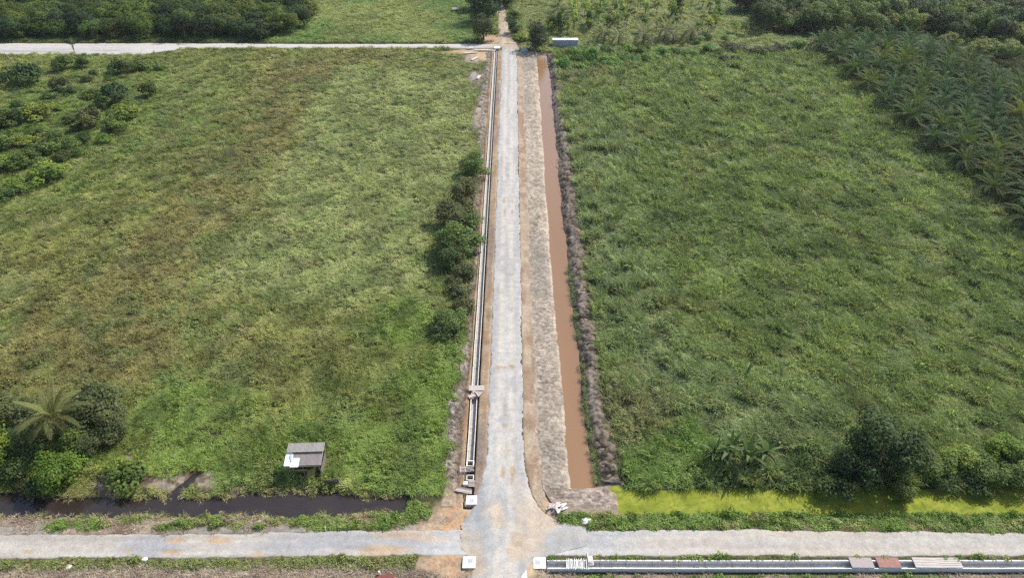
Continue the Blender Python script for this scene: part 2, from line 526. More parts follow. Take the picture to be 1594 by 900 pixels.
# ---- near cross road
xs = axis([(-90, -7.0, .3), (-7.0, 9.5, .3), (9.5, 90, .3)])
t = np.linspace(0, 1, 22)[:, None]
s_, n_ = cross_s(xs), cross_n(xs)
Ys = s_[None, :] * (1 - t) + n_[None, :] * t
Xs = np.repeat(xs[None, :], 22, 0)
n1 = fbm(Xs * .10, Ys * .9, 111); n2 = fbm(Xs * .22, Ys * .6, 112)
left = 1 - sm(-9, -3, Xs)
rc = mixc((.44, .405, .36), (.54, .50, .445), sm(.3, .7, n1))
bl = np.maximum(blob(Xs, Ys, 232, 853, 2.6, 1.6, .5), np.maximum(blob(Xs, Ys, 480, 850, 6.5, 1.5, .8), np.maximum(blob(Xs, Ys, 545, 845, 3.5, 1.3, .8), blob(Xs, Ys, 640, 850, 3.5, 1.3, .6))))
rc = mixc(rc, (.36, .365, .385), .8 * bl)
for (px, py, rx, ry) in ((275, 843, 1.0, .3), (340, 843, 1.4, .35), (268, 862, .9, .3), (400, 866, .6, .3), (600, 858, 2.5, .5), (640, 835, 3.5, .4), (45, 861, .5, .25), (200, 861, .3, .2), (680, 842, 2.5, .35), (580, 870, 2, .3)):
    rc = mixc(rc, (.50, .33, .17), .7 * blob(Xs, Ys, px, py, rx, ry, .3))
rc = mixc(rc, (.52, .495, .455), (1 - left) * .6)
rc = mixc(rc, (.43, .42, .415), (1 - left) * .6 * sm(.48, .6, fbm(Xs * .05, Ys * 1.1, 113)))
rc = mixc(rc, (.55, .46, .36), (1 - left) * .4 * sm(.55, .68, fbm(Xs * .06, Ys * 1.4, 114)))
rc = mixc(rc, mixc((.43, .435, .44), (.56, .555, .545), sm(.3, .7, n2)), .85 * (1 - sm(6.5, 17, np.abs(Xs - 1.5) + 3 * (n2 - .5))))
rel = .04 * (fbm(Xs * 1.5, Ys * 1.5, 115) - .5) - .05 * np.exp(-((np.abs(t - .5) - .22) / .1) ** 2)
sheet('cross_road', Xs, Ys, rel, rc, M_gravel, .015, .16, 'bt')

# ---- far road across the field, its wet widening, the track beyond the junction
xs = axis([(-260, -40, 1.2), (-40, -2.4, .6)])
t = np.linspace(0, 1, 9)[:, None]
Xs = np.repeat(xs[None, :], 9, 0)
w0 = 232.9 + .5 * (vn(xs * .2, 0 * xs, 121) - .5) - (1.2 + .5 * vn(xs * .3, 0 * xs, 124)) * (1 - sm(-116, -104, xs))
Ys = w0[None, :] * (1 - t) + (237.2 + .6 * (vn(xs * .2, 0 * xs, 122) - .5) + 1.0 * sm(-60, -120, xs))[None, :] * t
rc = mixc((.50, .47, .43), (.62, .59, .55), fbm(Xs * .08, Ys * .5, 123))
rc = mixc(rc, (.33, .33, .35), .8 * sm(-21, -16, Xs) * (1 - sm(-12, -9, Xs)) * sm(.5, .9, t))
rc = mixc(rc, (.46, .36, .27), .7 * sm(-12, -4, Xs))
sheet('far_road', Xs, Ys, 0 * Xs, rc, M_gravel, .10, .2, 'bt')
xs = axis([(-260, -112, 1.5)])
Xs = np.repeat(xs[None, :], 9, 0)
w0 = 226.2 + 1.4 * (fbm(xs * .1, 0 * xs, 125) - .5) + 4.4 * sm(-124, -112, xs)
Ys = w0[None, :] * (1 - t) + 232.2 * t
rc = mixc((.40, .39, .39), (.60, .58, .56), sm(.3, .7, fbm(Xs * .06, Ys * .6, 126)))
sheet('wet_gravel_apron', Xs, Ys, 0 * Xs, rc, M_gravel, .06, .15, 'bt')
ys = axis([(236.5, 330, .8)])
tc = np.interp(ys, [236, 250, 290, 330], [-1.2, -2.6, -5, -8])
Xs, Ys = ystrip(ys, tc - 2.1 - 1.5 * (1 - sm(237, 243, ys)), tc + 2.0 + 1.0 * (1 - sm(237, 243, ys)), 12)
rc = mixc((.47, .37, .28), (.58, .48, .38), fbm(Xs * .9, Ys * .15, 127))
rc = mixc(rc, (.36, .28, .18), .6 * np.exp(-((Xs - tc[:, None]) / .4) ** 2))
sheet('dirt_track', Xs, Ys, 0 * Xs, rc, M_dirt, .10, .2)

# ---- orange shoulder and dug mud bank between road and canal
rr = np.interp(YS, [50.6, 51.5, 53, 56, 60], [4.0, 3.3, 2.6, 2.0, 1.6])
mb0 = 3.15 + .9 * (fbm(YS * .3, 0 * YS, 131) - .5) + .3 * (vn(YS * 2.1, 0 * YS, 130) - .5) + .5 * (1 - sm(55, 62, YS))
Xs, Ys = ystrip(YS, rr - .15, mb0 + .4, 14)
n1 = fbm(Xs * .8, Ys * .4, 132)
rc = mixc(mixc(mixc(SAND, (.42, .35, .28), .5 + 0 * n1), BROWN * 1.9, sm(.38, .62, n1)), (.43, .345, .255), .6 * sm(.5, .7, fbm(Xs * .3, Ys * .08, 133)))
sheet('road_shoulder', Xs, Ys, .12 * (fbm(Xs * 1.7, Ys * 1.7, 134) - .4), rc, M_dirt, .02, .12)
Xs, Ys = ystrip(YS[YS > 54.0], (mb0 - .1)[YS > 54.0], canal_l(YS[YS > 54.0]) + .25, 26)
ph = Ys + 1.1 * (vn(Xs * .5, Ys * .35, 135) - .5) + .25 * vn(Xs * 2, Ys * 2, 136)
k = sm(.35, .6, fbm(Xs * .12, Ys * .06, 137))
rip = np.sin(ph * 2 * np.pi / .62)
crumb = fbm(Xs * 2.2, Ys * 2.6, 138)
rel = .035 * rip * (1 - .8 * k) * sm(.3, .6, vn(Xs * .3, Ys * .25, 147)) + .20 * (crumb - .45) * (.5 + .8 * k) + .10 * (vn(Xs * .8, Ys * 1.2, 142) - .5)
crk = np.abs(2 * fbm(Xs * .55 + 3, ph * 1.5, 149, 3) - 1)
crk = (1 - sm(0, .16, crk)) * (.4 + .6 * vn(Xs * .5, Ys * .3, 150))
rel = rel - .14 * crk
rel = rel * np.minimum(1, np.minimum(Xs - Xs[:, :1], Xs[:, -1:] - Xs) / .4)
rc = mixc(mixc((.40, .345, .280), (.54, .455, .36), k), (.16, .13, .105), .55 * sm(.58, .42, crumb) * .8 + .12 * sm(0, -1, rip) * sm(.3, .6, vn(Xs * .3, Ys * .25, 147)))
rc = mixc(rc, (.15, .12, .10), .6 * crk)
rc = mixc(rc, (.56, .47, .38), .7 * sm(.5, .1, np.abs(Xs - Xs[:, -1:] + .45) * 1.6) * sm(.35, .6, vn(Ys * .3, Xs, 139)))
sheet('mud_bank', Xs, Ys, rel, rc, M_mud, .03, .10)
# apron of layered mud that closes the canal's near end
xs = axis([(3.7, 13.4, .14)])
t = np.linspace(0, 1, 30)[:, None]
Xs = np.repeat(xs[None, :], 30, 0)
y0 = 51.3 - .5 * sm(5, 12, xs) + .9 * (fbm(xs * .7, 0 * xs, 143) - .5) + 2.6 * sm(5.2, 3.7, xs)
y1 = 54.6 + .5 * (fbm(xs * .9, 0 * xs, 144) - .5) - 1.3 * sm(10.6, 13.4, xs)
Ys = y0[None, :] * (1 - t) + y1[None, :] * t
rip = np.sin((Ys + .4 * vn(Xs * .4, Ys * .9, 145)) * 2 * np.pi / .42)
cr = fbm(Xs * 1.8, Ys * 2.4, 146)
rel = .02 * rip + .30 * (cr - .42) * sm(0, .2, t) * (1 - sm(.85, 1, t))
rc = mixc(mixc((.27, .22, .18), (.46, .375, .31), sm(.38, .62, cr)), (.15, .115, .09), .22 * sm(0, -1, rip) * sm(.3, .6, vn(Xs * .5, Ys * .8, 148)))
sheet('mud_apron', Xs, Ys, rel, rc, M_mud, .035, .10, 'btlr')
# spoil heap on the canal's outer side
yy = YS[(YS > 54.6) & (YS < 227)]
Xs, Ys = ystrip(yy, canal_r(yy) - .25, field_r(yy) + .3, 26)
ph = Ys + .8 * (vn(Xs * .6, Ys * .4, 151) - .5)
cr = fbm(Xs * 1.5, Ys * 1.7, 152); big = vn(Xs * .55, Ys * .8, 153)
tt = (Xs - Xs[:, :1]) / (Xs[:, -1:] - Xs[:, :1])
rel = (1.0 * (cr - .42) + .35 * (big - .45) + .05 * np.sin(ph * 2 * np.pi / .8)) * sm(.0, .2, tt) * (1 - sm(.85, 1, tt))
rc = mixc((.065, .050, .037), (.235, .19, .148), sm(.42, .60, cr * .6 + big * .4 - .12 * sm(.7, 1, tt) + .06))
rc = mixc(rc, (.36, .30, .24), .65 * np.exp(-((tt - .36) / .13) ** 2) * sm(.42, .6, vn(Ys * .22, Xs * .5, 154)))
rc = mixc(rc, (.075, .085, .04), .55 * np.exp(-((tt - .1) / .09) ** 2) * (1 - sm(90, 110, Ys)))
sheet('spoil_heap', Xs, Ys, rel, rc, M_mud, .03, .12)
# west side of the road: sandy strip by the drain and dug clods further out
yy = YS[(YS > 51.2)]
wl = np.interp(yy, [50.6, 51.5, 53, 56, 59], [-5.2, -4.9, -4.35, -3.8, -3.4])
Xs, Ys = ystrip(yy, 0 * yy - 4.87, wl + .12, 10)
n1 = fbm(Xs * .8, Ys * .35, 161)
rc = mixc(mixc(SAND, (.36, .24, .15), sm(.4, .65, n1)), (.27, .21, .18), .7 * sm(.45, .65, fbm(Xs * .4, Ys * .07, 162)))
sheet('drain_shoulder', Xs, Ys, .08 * (fbm(Xs * 2, Ys * 2, 163) - .5), rc, M_dirt, .02, .10, 'r')
Xs, Ys = ystrip(yy, field_l(yy) - .2, 0 * yy - 5.99, 20)
cr = fbm(Xs * 1.8, Ys * 2.0, 164); big = vn(Xs * .7, Ys * .9, 165)
tt = (Xs - Xs[:, :1]) / (Xs[:, -1:] - Xs[:, :1])
cl = 1 - sm(.45, .62, tt + .2 * (vn(Ys * .4, Xs * .6, 166) - .5))
rel = (.6 * (cr - .4) + .2 * (big - .4)) * cl * sm(0, .15, tt) + .06 * (cr - .5) * (1 - cl)
rel = rel - .18 * np.exp(-((tt - .66) / .1) ** 2)
rc = mixc((.13, .108, .09), (.40, .345, .30), sm(.38, .60, cr))
rc = mixc(rc, (.18, .115, .075), .8 * np.exp(-((tt - .64) / .10) ** 2))
rc = mixc(rc, mixc(SAND, ORANGE * .75, sm(.4, .7, fbm(Xs * .4, Ys * .09, 167))), sm(.70, .84, tt))
jn = 1 - sm(52, 57, Ys)
rc = mixc(rc, SAND, jn * .75)
sheet('drain_spoil', Xs, Ys, rel * (1 - .6 * jn), rc, M_mud, .03, .12, 'l')

# ---- water
ys = axis([(54.0, 226.2, 1.0)])
Xs, Ys = ystrip(ys, canal_l(ys) - .5, canal_r(ys) + .5, 6)
tag(link('canal_water', fast_mesh('canal_water', np.stack([Xs, Ys, 0 * Xs + CAN_LV], -1).reshape(-1, 3), grid_faces(*Xs.shape)), M_canal), kind='structure')
xs = axis([(-95, -12.6, 1.0)])
Xs = np.repeat(xs[None, :], 8, 0)
Ys = (ditch_s(xs) - .4)[None, :] * (1 - np.linspace(0, 1, 8)[:, None]) + (ditch_n(xs) + .4 + 3.2 * (np.abs(xs + 41) < 4))[None, :] * np.linspace(0, 1, 8)[:, None]
tag(link('ditch_water', fast_mesh('ditch_water', np.stack([Xs, Ys, 0 * Xs + DIT_LV], -1).reshape(-1, 3), grid_faces(*Xs.shape)), M_ditch), kind='structure')
xs = axis([(12.2, 95, .25)])
Xs = np.repeat(xs[None, :], 24, 0)
tt = np.linspace(0, 1, 24)[:, None]
Ys = (algae_s(xs) - .5)[None, :] * (1 - tt) + (algae_n(xs) + .5)[None, :] * tt
n1 = fbm(Xs * .5, Ys * .9, 171); n2 = fbm(Xs * 2.5, Ys * 2.5, 172)
rc = mixc((.155, .180, .024), (.215, .235, .036), sm(.3, .65, n1))
rc = mixc(rc, (.07, .10, .022), .5 * sm(.56, .72, n2 + .10 * sm(.7, 1, tt) + .10 * sm(52, 66, Xs)))
M_algae = earth_mat('duckweed', 8, .35, .3, .02, .9, .05)
o = link('algae_water', fast_mesh('algae_water', np.stack([Xs, Ys, ALG_LV + .012 * n2], -1).reshape(-1, 3), grid_faces(*Xs.shape), rc.reshape(-1, 3)), M_algae)
tag(o, kind='structure')

# ------------------------------------------------------------------ drains and concrete
def drain_section(L, w_in, depth, top, th=.15):
    """U-shaped section along +Y: outer walls, floor; returns pale shell mesh"""
    hw = w_in / 2
    m = MB()
    m.box(-hw - th, -hw, 0, L, -depth, top, ch=.015)
    m.box(hw, hw + th * .7, 0, L, -depth, top - .03, ch=.015)
    m.box(-hw + .002, hw - .002, 0, L, -depth, -depth + .12)
    return m


def two_tone(name, m, pale, dark, zlim):
    """top faces pale, inner faces stained"""
    me = m.mesh(name)
    me.materials.append(pale); me.materials.append(dark)
    for p in me.polygons:
        p.material_index = 0 if p.center.z > zlim else 1
    return me


DRX = -5.42
drain = empty('concrete_drain', (DRX, 55.9, 0))
tag(drain, 'long straight open concrete drain along the left side of the gravel road', 'drain', 'open concrete drains')
sec = two_tone('drain_section', drain_section(2.97, .70, .60, .16), M_conc, M_concin, .09)
SKIP = []
y = 58.3
while y < 228.0:
    o = link('drain_section', sec, None, drain, (random.uniform(-.02, .02), y - 55.9, random.uniform(-.015, .015)))
    y += 3.0
# end frame of the drain beside the ladder of planks
m = MB()
for a in ((-.50, -.35, 0, .95), (.35, .50, 0, .95), (-.345, .345, 0, .14), (-.345, .345, .81, .95)):
    m.box(a[0], a[1], a[2], a[3], -.5, .22, ch=.015)
o = link('end_frame', two_tone('end_frame', m, M_white, M_concin, .1), None, drain, (0, 57.28 - 55.9, 0))

sdrain = empty('concrete_drain', (4.85, 43.50, 0))
tag(sdrain, 'open concrete drain along the near side of the cross road, right of the junction', 'drain', 'open concrete drains')
sec2 = two_tone('drain_section', drain_section(2.97, .82, .62, .16), M_white, M_concl, .09)
for i in range(24):
    link('drain_section', sec2, None, sdrain, (i * 3.0 - .88, random.uniform(-.012, .012), random.uniform(-.012, .012)), (0, 0, -math.pi / 2))


def sump(px, py, z, label, size=1.4, lid=(.1, -.1), h=.75):
    x, y = G(px, py, z)
    s = empty('drain_sump', (x, y, z))
    tag(s, label, 'drain sump', 'square concrete drain sumps')
    a = size / 2
    m = MB(); m.box(-a, a, -a, a, -h, 0, ch=.02)
    link('body', two_tone('body', m, M_white, M_concin, -.05), None, s)
    m = MB(); m.box(lid[0] - .28, lid[0] + .28, lid[1] - .28, lid[1] + .28, .001, .02, ch=.006)
    l = m.build('lid', M_steel, s)
    for q in (-1, 1):
        m = MB(); m.box(lid[0] - .02 + q * .12, lid[0] + .02 + q * .12, lid[1] - .1, lid[1] + .1, .02, .035)
        m.build('handle', M_concin, l)
    return s


sump(734, 779, .25, 'white square concrete sump with grey lid at the near end of the roadside drain', 1.32, (.02, -.12))
sump(730, 876, .30, 'white square concrete sump with grey lid below the junction at the picture bottom', 1.45, (.16, .18), 1.0)
sump(840, 877, .18, 'white square concrete sump joined to the drain right of the junction', 1.42, (-.22, .06), .9)
sump(774, 73, .60, 'pale concrete sump box at the far end of the roadside drain', 1.9, (0, -.1), 1.0)


def slab(name, px, py, z, w, d, t, rz, mat, label, cat='slab', group=None, tilt=(0, 0), boards=0):
    x, y = G(px, py, z)
    s = empty(name, (x, y, z), rz)
    s.rotation_euler = (tilt[0], tilt[1], rz)
    tag(s, label, cat, group)
    if boards:
        bw = d / boards
        for i in range(boards):
            m = MB(); m.box(-w / 2 + random.uniform(0, .04), w / 2 - random.uniform(0, .04), -d / 2 + i * bw + .012, -d / 2 + (i + 1) * bw - .012, 0, t * random.uniform(.8, 1.1), ch=.006)
            m.build('plank', mat, s)
    else:
        m = MB(); m.box(-w / 2, w / 2, -d / 2, d / 2, 0, t, ch=.012)
        m.build('panel', mat, s)
        for q in (-.36, .36):
            m = MB(); m.box(q * w - .04, q * w + .04, -d / 2 + .03, d / 2 - .03, -.05, -.001)
            m.build('batten', M_wood, s)
    return s


slab('cover_panel', 742, 605, .45, 2.25, .95, .08, .02, M_ply, 'flat pale panel laid across the roadside drain', tilt=(.05, 0), boards=4, cat='panel')
m = MB()
x, y = G(742, 612, 0)
tri = empty('formwork_wedge', (x, y - .2, .42)); tri.rotation_euler = (-.06, .05, 0)
tag(tri, 'pale triangular board lying askew over the roadside drain', 'board')
m = MB(); v = [(-.35, .05, 0), (.95, .02, 0), (.35, -1.15, 0)]
m.add(v + [(a, b, .07) for a, b, _ in v], [(2, 1, 0), (3, 4, 5), (0, 1, 4, 3), (1, 2, 5, 4), (2, 0, 3, 5)]); m.build('panel', M_slab, tri)
m = MB(); m.box(-.05, .05, -1.25, .05, .071, .13, Matrix.Translation((-.30, .02, 0)) @ Matrix.Rotation(.53, 4, 'Z')); m.build('batten', M_ply, tri)
tri = empty('formwork_board', (x - .55, y - .95, .30)); tri.rotation_euler = (-.05, -.1, .35)
tag(tri, 'pinkish broken board resting on the drain edge beside the triangular board', 'board')
m = MB(); m.box(-.55, .45, -.35, .35, 0, .06, ch=.01); m.build('panel', plain_mat('pink_board', (.50, .385, .35), (.36, .27, .245), 3, .9), tri)
m = MB(); m.box(-.5, .4, -.30, -.24, .061, .10); m.build('batten', M_wood, tri)

# planks and formwork at the near end of the roadside drain
x, y = G(733, 705, .3)
lad = empty('plank_rack', (DRX - .45, 56.75, .27)); lad.rotation_euler = (0, 0, .12)
tag(lad, 'slatted rack of pale planks laid over the drain above the open pit', 'plank rack')
for i in range(5):
    m = MB(); m.box(-.85 + random.uniform(-.05, .05), 1.0 + random.uniform(-.1, .05), -.45 + i * .21, -.45 + i * .21 + .09, 0, .05, ch=.006); m.build('plank', M_ply if i % 2 else M_slab, lad)
for q in (-.8, -.2):
    m = MB(); m.box(q, q + .10, -.46, .50, .056, .11, ch=.006); m.build('crosspiece', M_ply, lad)
m = MB(); m.box(-.05, .9, -.06, .03, .058, .10, Matrix.Rotation(-.5, 4, 'Z')); m.build('brace', M_wood, lad)
pit_ = empty('drain_pit', (DRX + .1, 55.5, .05))
tag(pit_, 'square open pit with pale rim and dark inside between plank stacks', 'drain pit')
m = MB()
for a in ((-.48, -.36, -.42, .42), (.36, .48, -.42, .42), (-.355, .355, .30, .42), (-.355, .355, -.42, -.30)):
    m.box(a[0], a[1], a[2], a[3], -.8, .17, ch=.012)
link('rim', two_tone('rim', m, M_conc, M_concin, .08), None, pit_)
m = MB(); m.box(-.35, .35, -.295, .295, -.8, -.72); m.build('floor', M_concin, pit_)
stk = empty('plank_stack', (DRX + .3, 54.55, .20)); stk.rotation_euler = (0, 0, -.03)
tag(stk, 'small stack of short pale planks beside the open pit', 'plank stack')
for i in range(6):
    m = MB(); m.box(-.36 + random.uniform(-.08, .03), .46, -.5 + i * .17, -.5 + i * .17 + .10, 0, .06, ch=.006); m.build('plank', M_ply if i % 3 else M_slab, stk)
blk = empty('concrete_block', (DRX - .42, 54.45, .12))
tag(blk, 'small pale concrete block on planks left of the open pit', 'block')
m = MB(); m.box(-.30, .30, -.28, .28, 0, .38, ch=.03); m.build('body', M_conc, blk)
m = MB(); m.tube([(-.1, 0, .381), (-.1, 0, .43), (.1, 0, .43), (.1, 0, .381)], [.012] * 4, 5); m.build('lifting_loop', M_steel, blk)
bd = empty('board_pile', (DRX - .55, 53.55, .16)); bd.rotation_euler = (0, 0, -.22)
tag(bd, 'flat pile of grey brown boards just behind the near sump', 'board pile')
for i in range(4):
    m = MB(); m.box(-1.15 + i * .12, 1.05 - i * .04, -.36 + i * .19, -.36 + i * .19 + .17, .01 * i, .05 + .012 * i, ch=.006); m.build('plank', (M_slab, M_ply, M_slab, M_wood)[i], bd)

# covers over the southern drain
for px, w, mat, nb, lb in ((1341, 2.55, M_slab, 0, 'grey brown board over the lower right drain, leftmost of the four covers'),
                           (1383, 2.55, M_slab2, 0, 'reddish brown board over the lower right drain'),
                           (1441, 2.75, M_ply, 4, 'pale plank cover over the lower right drain, third of four'),
                           (1477, 2.75, M_ply, 5, 'pale plank cover over the lower right drain, rightmost of four')):
    x, y = G(px, 878, .2)
    s = slab('drain_cover', px, 877, .21, w, 1.25, .06, random.uniform(-.03, .05), mat, lb, 'drain cover', 'board covers on the lower right drain', (.03, 0), nb)
x, y = G(895, 880, .2)
rods = empty('rod_bundle', (x, y + .1, .185))
tag(rods, 'row of thin white poles laid across the lower right drain near its sump', 'poles')
for i in range(17):
    a = -1.0 + i * .125 + random.uniform(-.03, .03); b = a + random.uniform(-.12, .12); e = .62 + random.uniform(-.1, .12)
    m = MB(); m.tube([(a, -e, .035 + .02 * (i % 2)), (b, e, .035 + .02 * ((i + 1) % 2))], [.034, .034], 6); m.build('pole', M_rod, rods)
for i, a in enumerate((1.28, 1.5)):
    m = MB(); m.tube([(a, -.7, .04), (a + .03, .62 + .75 * i, .05)], [.04, .04], 6); m.build('pole', M_rod, rods)
x, y = G(919, 876, .2)
bk = empty('concrete_block', (x, y + .1, .185)); bk.rotation_euler = (0, 0, .06)
tag(bk, 'pale cream concrete block sitting across the lower right drain beside the white poles', 'block')
m = MB(); m.box(-.30, .30, -.62, .55, 0, .26, ch=.03); m.build('body', M_conc, bk)
m = MB(); m.box(-.2, .2, -.5, -.2, .261, .36, ch=.02); m.build('cap', M_slab, bk)

# ------------------------------------------------------------------ the near shed
def corrug(w, L, n, amp=.025):
    """corrugated sheet: w across (x), L down the slope (y), with thickness"""
    xs = np.linspace(-w / 2, w / 2, n * 4 + 1)
    z = amp * np.sin(np.arange(n * 4 + 1) * math.pi / 2)
    m = MB(); k = len(xs)
    vs = [(x, s * L / 2, zz + dz) for dz in (0, .008) for s in (-1, 1) for x, zz in zip(xs, z)]
    fs = []
    for i in range(k - 1):
        fs.append((2 * k + i, 2 * k + i + 1, 3 * k + i + 1, 3 * k + i))
        fs.append((k + i, k + i + 1, i + 1, i))
        fs.append((i, i + 1, 2 * k + i + 1, 2 * k + i)); fs.append((k + i + 1, k + i, 3 * k + i, 3 * k + i + 1))
    m.add(vs, fs)
    return m.mesh('roof_sheet')


M_tin = plain_mat('weathered_roof_sheet', (.26, .24, .23), (.18, .165, .155), 2.0, .75, .3, .1, .01, (1, .25, 1))
M_tin2 = plain_mat('brown_grey_roof_sheet', (.22, .195, .185), (.15, .132, .125), 2.0, .8, .3, .1, .01, (1, .25, 1))
M_tinw = plain_mat('white_roof_sheet', (.82, .83, .85), (.74, .76, .79), 3.0, .5, .4, .05, .005)
M_blue = plain_mat('blue_grey_sheet', (.35, .40, .47), (.26, .30, .36), 3.0, .6)
sx, sy = G(474, 709, 2.8)
sy -= .5
shed = empty('field_shed', (sx, sy + .35, 0), .035)
tag(shed, 'small open shed with grey corrugated roof and one white sheet by the ditch', 'shed')
ZF, ZM, ZB = 2.5, 2.9, 3.2
for i in range(5):
    x0 = -1.86 + i * .93
    s = corrug(.95, 1.8, 6)
    s.materials.append(M_tin2 if i else M_tinw)
    link('roof_sheet', s, None, shed, (x0, -.42, (ZF + ZM) / 2 + .006 * i), (math.atan2(ZM - ZF, 2.0), 0, 0))
    s = corrug(.95, 1.3, 6)
    s.materials.append(M_tin)
    link('roof_sheet', s, None, shed, (x0 + .08, 1.02, (ZM + ZB) / 2 + .17 + .006 * i), (math.atan2(ZB - ZM, 1.6), 0, 0))
s = corrug(1.05, 1.25, 6); s.materials.append(M_tinw)
link('roof_sheet', s, None, shed, (-1.0, -.93, 2.66 + .035), (math.atan2(ZM - ZF, 2.0), 0, 0))
m = MB(); m.box(-.12, .12, -.55, .55, 0, .04, ch=.01); m.build('folded_offcut', M_blue, shed, (-1.55, -.35, 2.82), (.2, .05, .35))
for px_, py_ in ((-2.05, -1.3), (2.05, -1.3), (-2.05, 1.6), (2.05, 1.6), (0, -1.3)):
    m = MB(); m.tube([(px_, py_, -.2), (px_, py_, 2.45 + (py_ + 1.3) * .2)], [.06, .05], 6); m.build('post', M_wood, shed)
for yy_, zz_ in ((-1.35, 2.43), (.35, 2.81), (1.65, 3.19)):
    m = MB(); m.box(-2.2, 2.2, yy_ - .04, yy_ + .04, zz_ - .06, zz_ + .03); m.build('purlin', M_wood, shed)
for i in range(14):
    m = MB(); m.box(-2.02 + i * .29, -2.02 + i * .29 + .27, 1.62, 1.65, .0, 2.6 - .1 * (i % 3 == 0), ch=.005); m.build('wall_board', M_wood, shed)
for i in range(7):
    m = MB(); m.box(2.06, 2.09, -1.1 + i * .38, -1.1 + i * .38 + .34, .0, 1.5, ch=.005); m.build('wall_board', M_wood, shed)

# dark boards at the water's edge beside the shed
jx, jy = G(518, 752, 0)
jet = empty('ditch_screen', (jx, jy, -.3), .03)
tag(jet, 'dark weathered boards standing at the ditch edge right of the shed', 'board screen')
for i in range(7):
    hgt = 1.35 + random.uniform(-.12, .1) + (.25 if i > 3 else 0)
    m = MB(); m.box(-.95 + i * .27, -.95 + i * .27 + .24, 0, .05, 0, hgt, Matrix.Rotation(.28, 4, 'X'), ch=.005); m.build('plank', M_wood, jet)
m = MB(); m.box(-1.0, .95, -.06, -.003, .5, .6, Matrix.Rotation(.28, 4, 'X')); m.build('rail', M_slab, jet)
m = MB(); m.box(-.9, .75, -.75, -.55, -.28, -.2, ch=.02); m.build('sill_beam', M_slab, jet)

# far white shed
fx, fy = G(880, 73)
fs_ = empty('field_hut', (fx, fy, 0), 0)
tag(fs_, 'long low blue grey hut with bright white roof beyond the canal end', 'hut')
m = MB(); m.box(-4.1, 4.1, 0, 2.2, -.1, 2.25, ch=.01); m.build('wall', plain_mat('blue_grey_cladding', (.33, .36, .40), (.27, .295, .33), 1.2, .7, .3, .1, .01, (1, 1, .2)), fs_)
for i in range(9):
    s = corrug(.96, 2.7, 6); s.materials.append(M_tinw); link('roof_sheet', s, None, fs_, (-3.84 + i * .95, 1.15, 2.40 + .006 * (i % 2)), (-.06, 0, 0))
m = MB(); m.box(.2, 1.1, -.04, -.003, .0, 1.9, ch=.01); d_ = m.build('door', M_blue, fs_)
m = MB(); m.box(.98, 1.04, -.07, -.041, .9, 1.05); m.build('handle', M_steel, d_)
m = MB(); m.box(-2.6, -1.5, -.03, -.003, 1.0, 1.7, ch=.01); w_ = m.build('window', M_concin, fs_)

# far grey lean-to in the grassland beyond the far road
fx, fy = G(709, 18)
hut = empty('lean_to', (fx, fy, 0), .1)
tag(hut, 'tiny grey lean-to with dark opening in the grassland beyond the far road', 'lean-to')
for i in range(3):
    s = corrug(.9, 2.2, 5); s.materials.append(M_tin); link('roof_sheet', s, None, hut, (-.88 + i * .88, .4, 1.25 + .006 * i), (.12, 0, 0))
for a, b in ((-1.2, -.5), (1.2, -.5), (-1.2, 1.3), (1.2, 1.3)):
    m = MB(); m.tube([(a, b, -.1), (a, b, 1.2)], [.05, .05], 5); m.build('post', M_wood, hut)
for i in range(5):
    m = MB(); m.box(-1.2 + i * .48, -1.2 + i * .48 + .46, 1.3, 1.33, 0, 1.2); m.build('wall_board', M_wood, hut)

# sign post and covered machine in the shade of the tree at the canal's far end
fx, fy = G(827, 78)
sg = empty('notice_post', (fx, fy, 0), .05)
tag(sg, 'small white notice board on a post under the dark tree by the canal end', 'sign')
m = MB(); m.tube([(0, 0, -.1), (0, 0, 1.5)], [.05, .05], 6); m.build('post', M_rod, sg)
m = MB(); m.box(-.4, .4, -.09, -.055, .7, 1.5, ch=.01); m.build('board', M_tinw, sg)
fx, fy = G(816, 78.5)
tp = empty('tarpaulin_heap', (fx, fy, 0), .15)
tag(tp, 'low blue grey tarpaulin heap in the shade beside the white notice board', 'tarpaulin')
gu, gv = np.meshgrid(np.linspace(-1, 1, 15), np.linspace(-1, 1, 11))
hz = .85 * (1 - gu ** 4) * (1 - gv ** 4) * (.75 + .5 * fbm(gu * 1.7 + 3, gv * 1.7, 181)) - .05
link('sheet', fast_mesh('sheet', np.stack([gu * 1.3, gv * .8, hz], -1).reshape(-1, 3), grid_faces(*gu.shape)), M_blue, tp)
m = MB(); m.tube([(-1.2, -.2, .25), (-.3, -.45, .72), (.5, -.4, .74), (1.2, -.1, .22)], [.03] * 4, 5); m.build('rope', M_rod, tp)

# rubble of pale sheets at the junction corner
rx, ry = G(866, 793)
rb = empty('debris_pile', (rx, ry, .12))
tag(rb, 'pile of broken pink and white boards on the right corner of the junction', 'debris pile')
mats = [M_ply, M_white, plain_mat('pinkish_sheet', (.56, .42, .41), (.42, .31, .30), 2.5, .85), M_slab, M_white]
for i in range(16):
    m = MB(); w = random.uniform(.35, .8); m.box(-w, w, -.12, .12 + random.uniform(0, .1), 0, .05, ch=.006)
    m.build('board', mats[i % 5], rb, (random.uniform(-.75, .75), random.uniform(-.4, .4), .05 + .38 * random.random()), (random.uniform(-.35, .35), random.uniform(-.35, .35), random.uniform(.2, 1.5)))
m = MB(); m.box(-.9, 1.6, -.09, -.03, 0, .05); m.build('lath', M_ply, rb, (.2, -.66, .02), (0, .02, -.03))


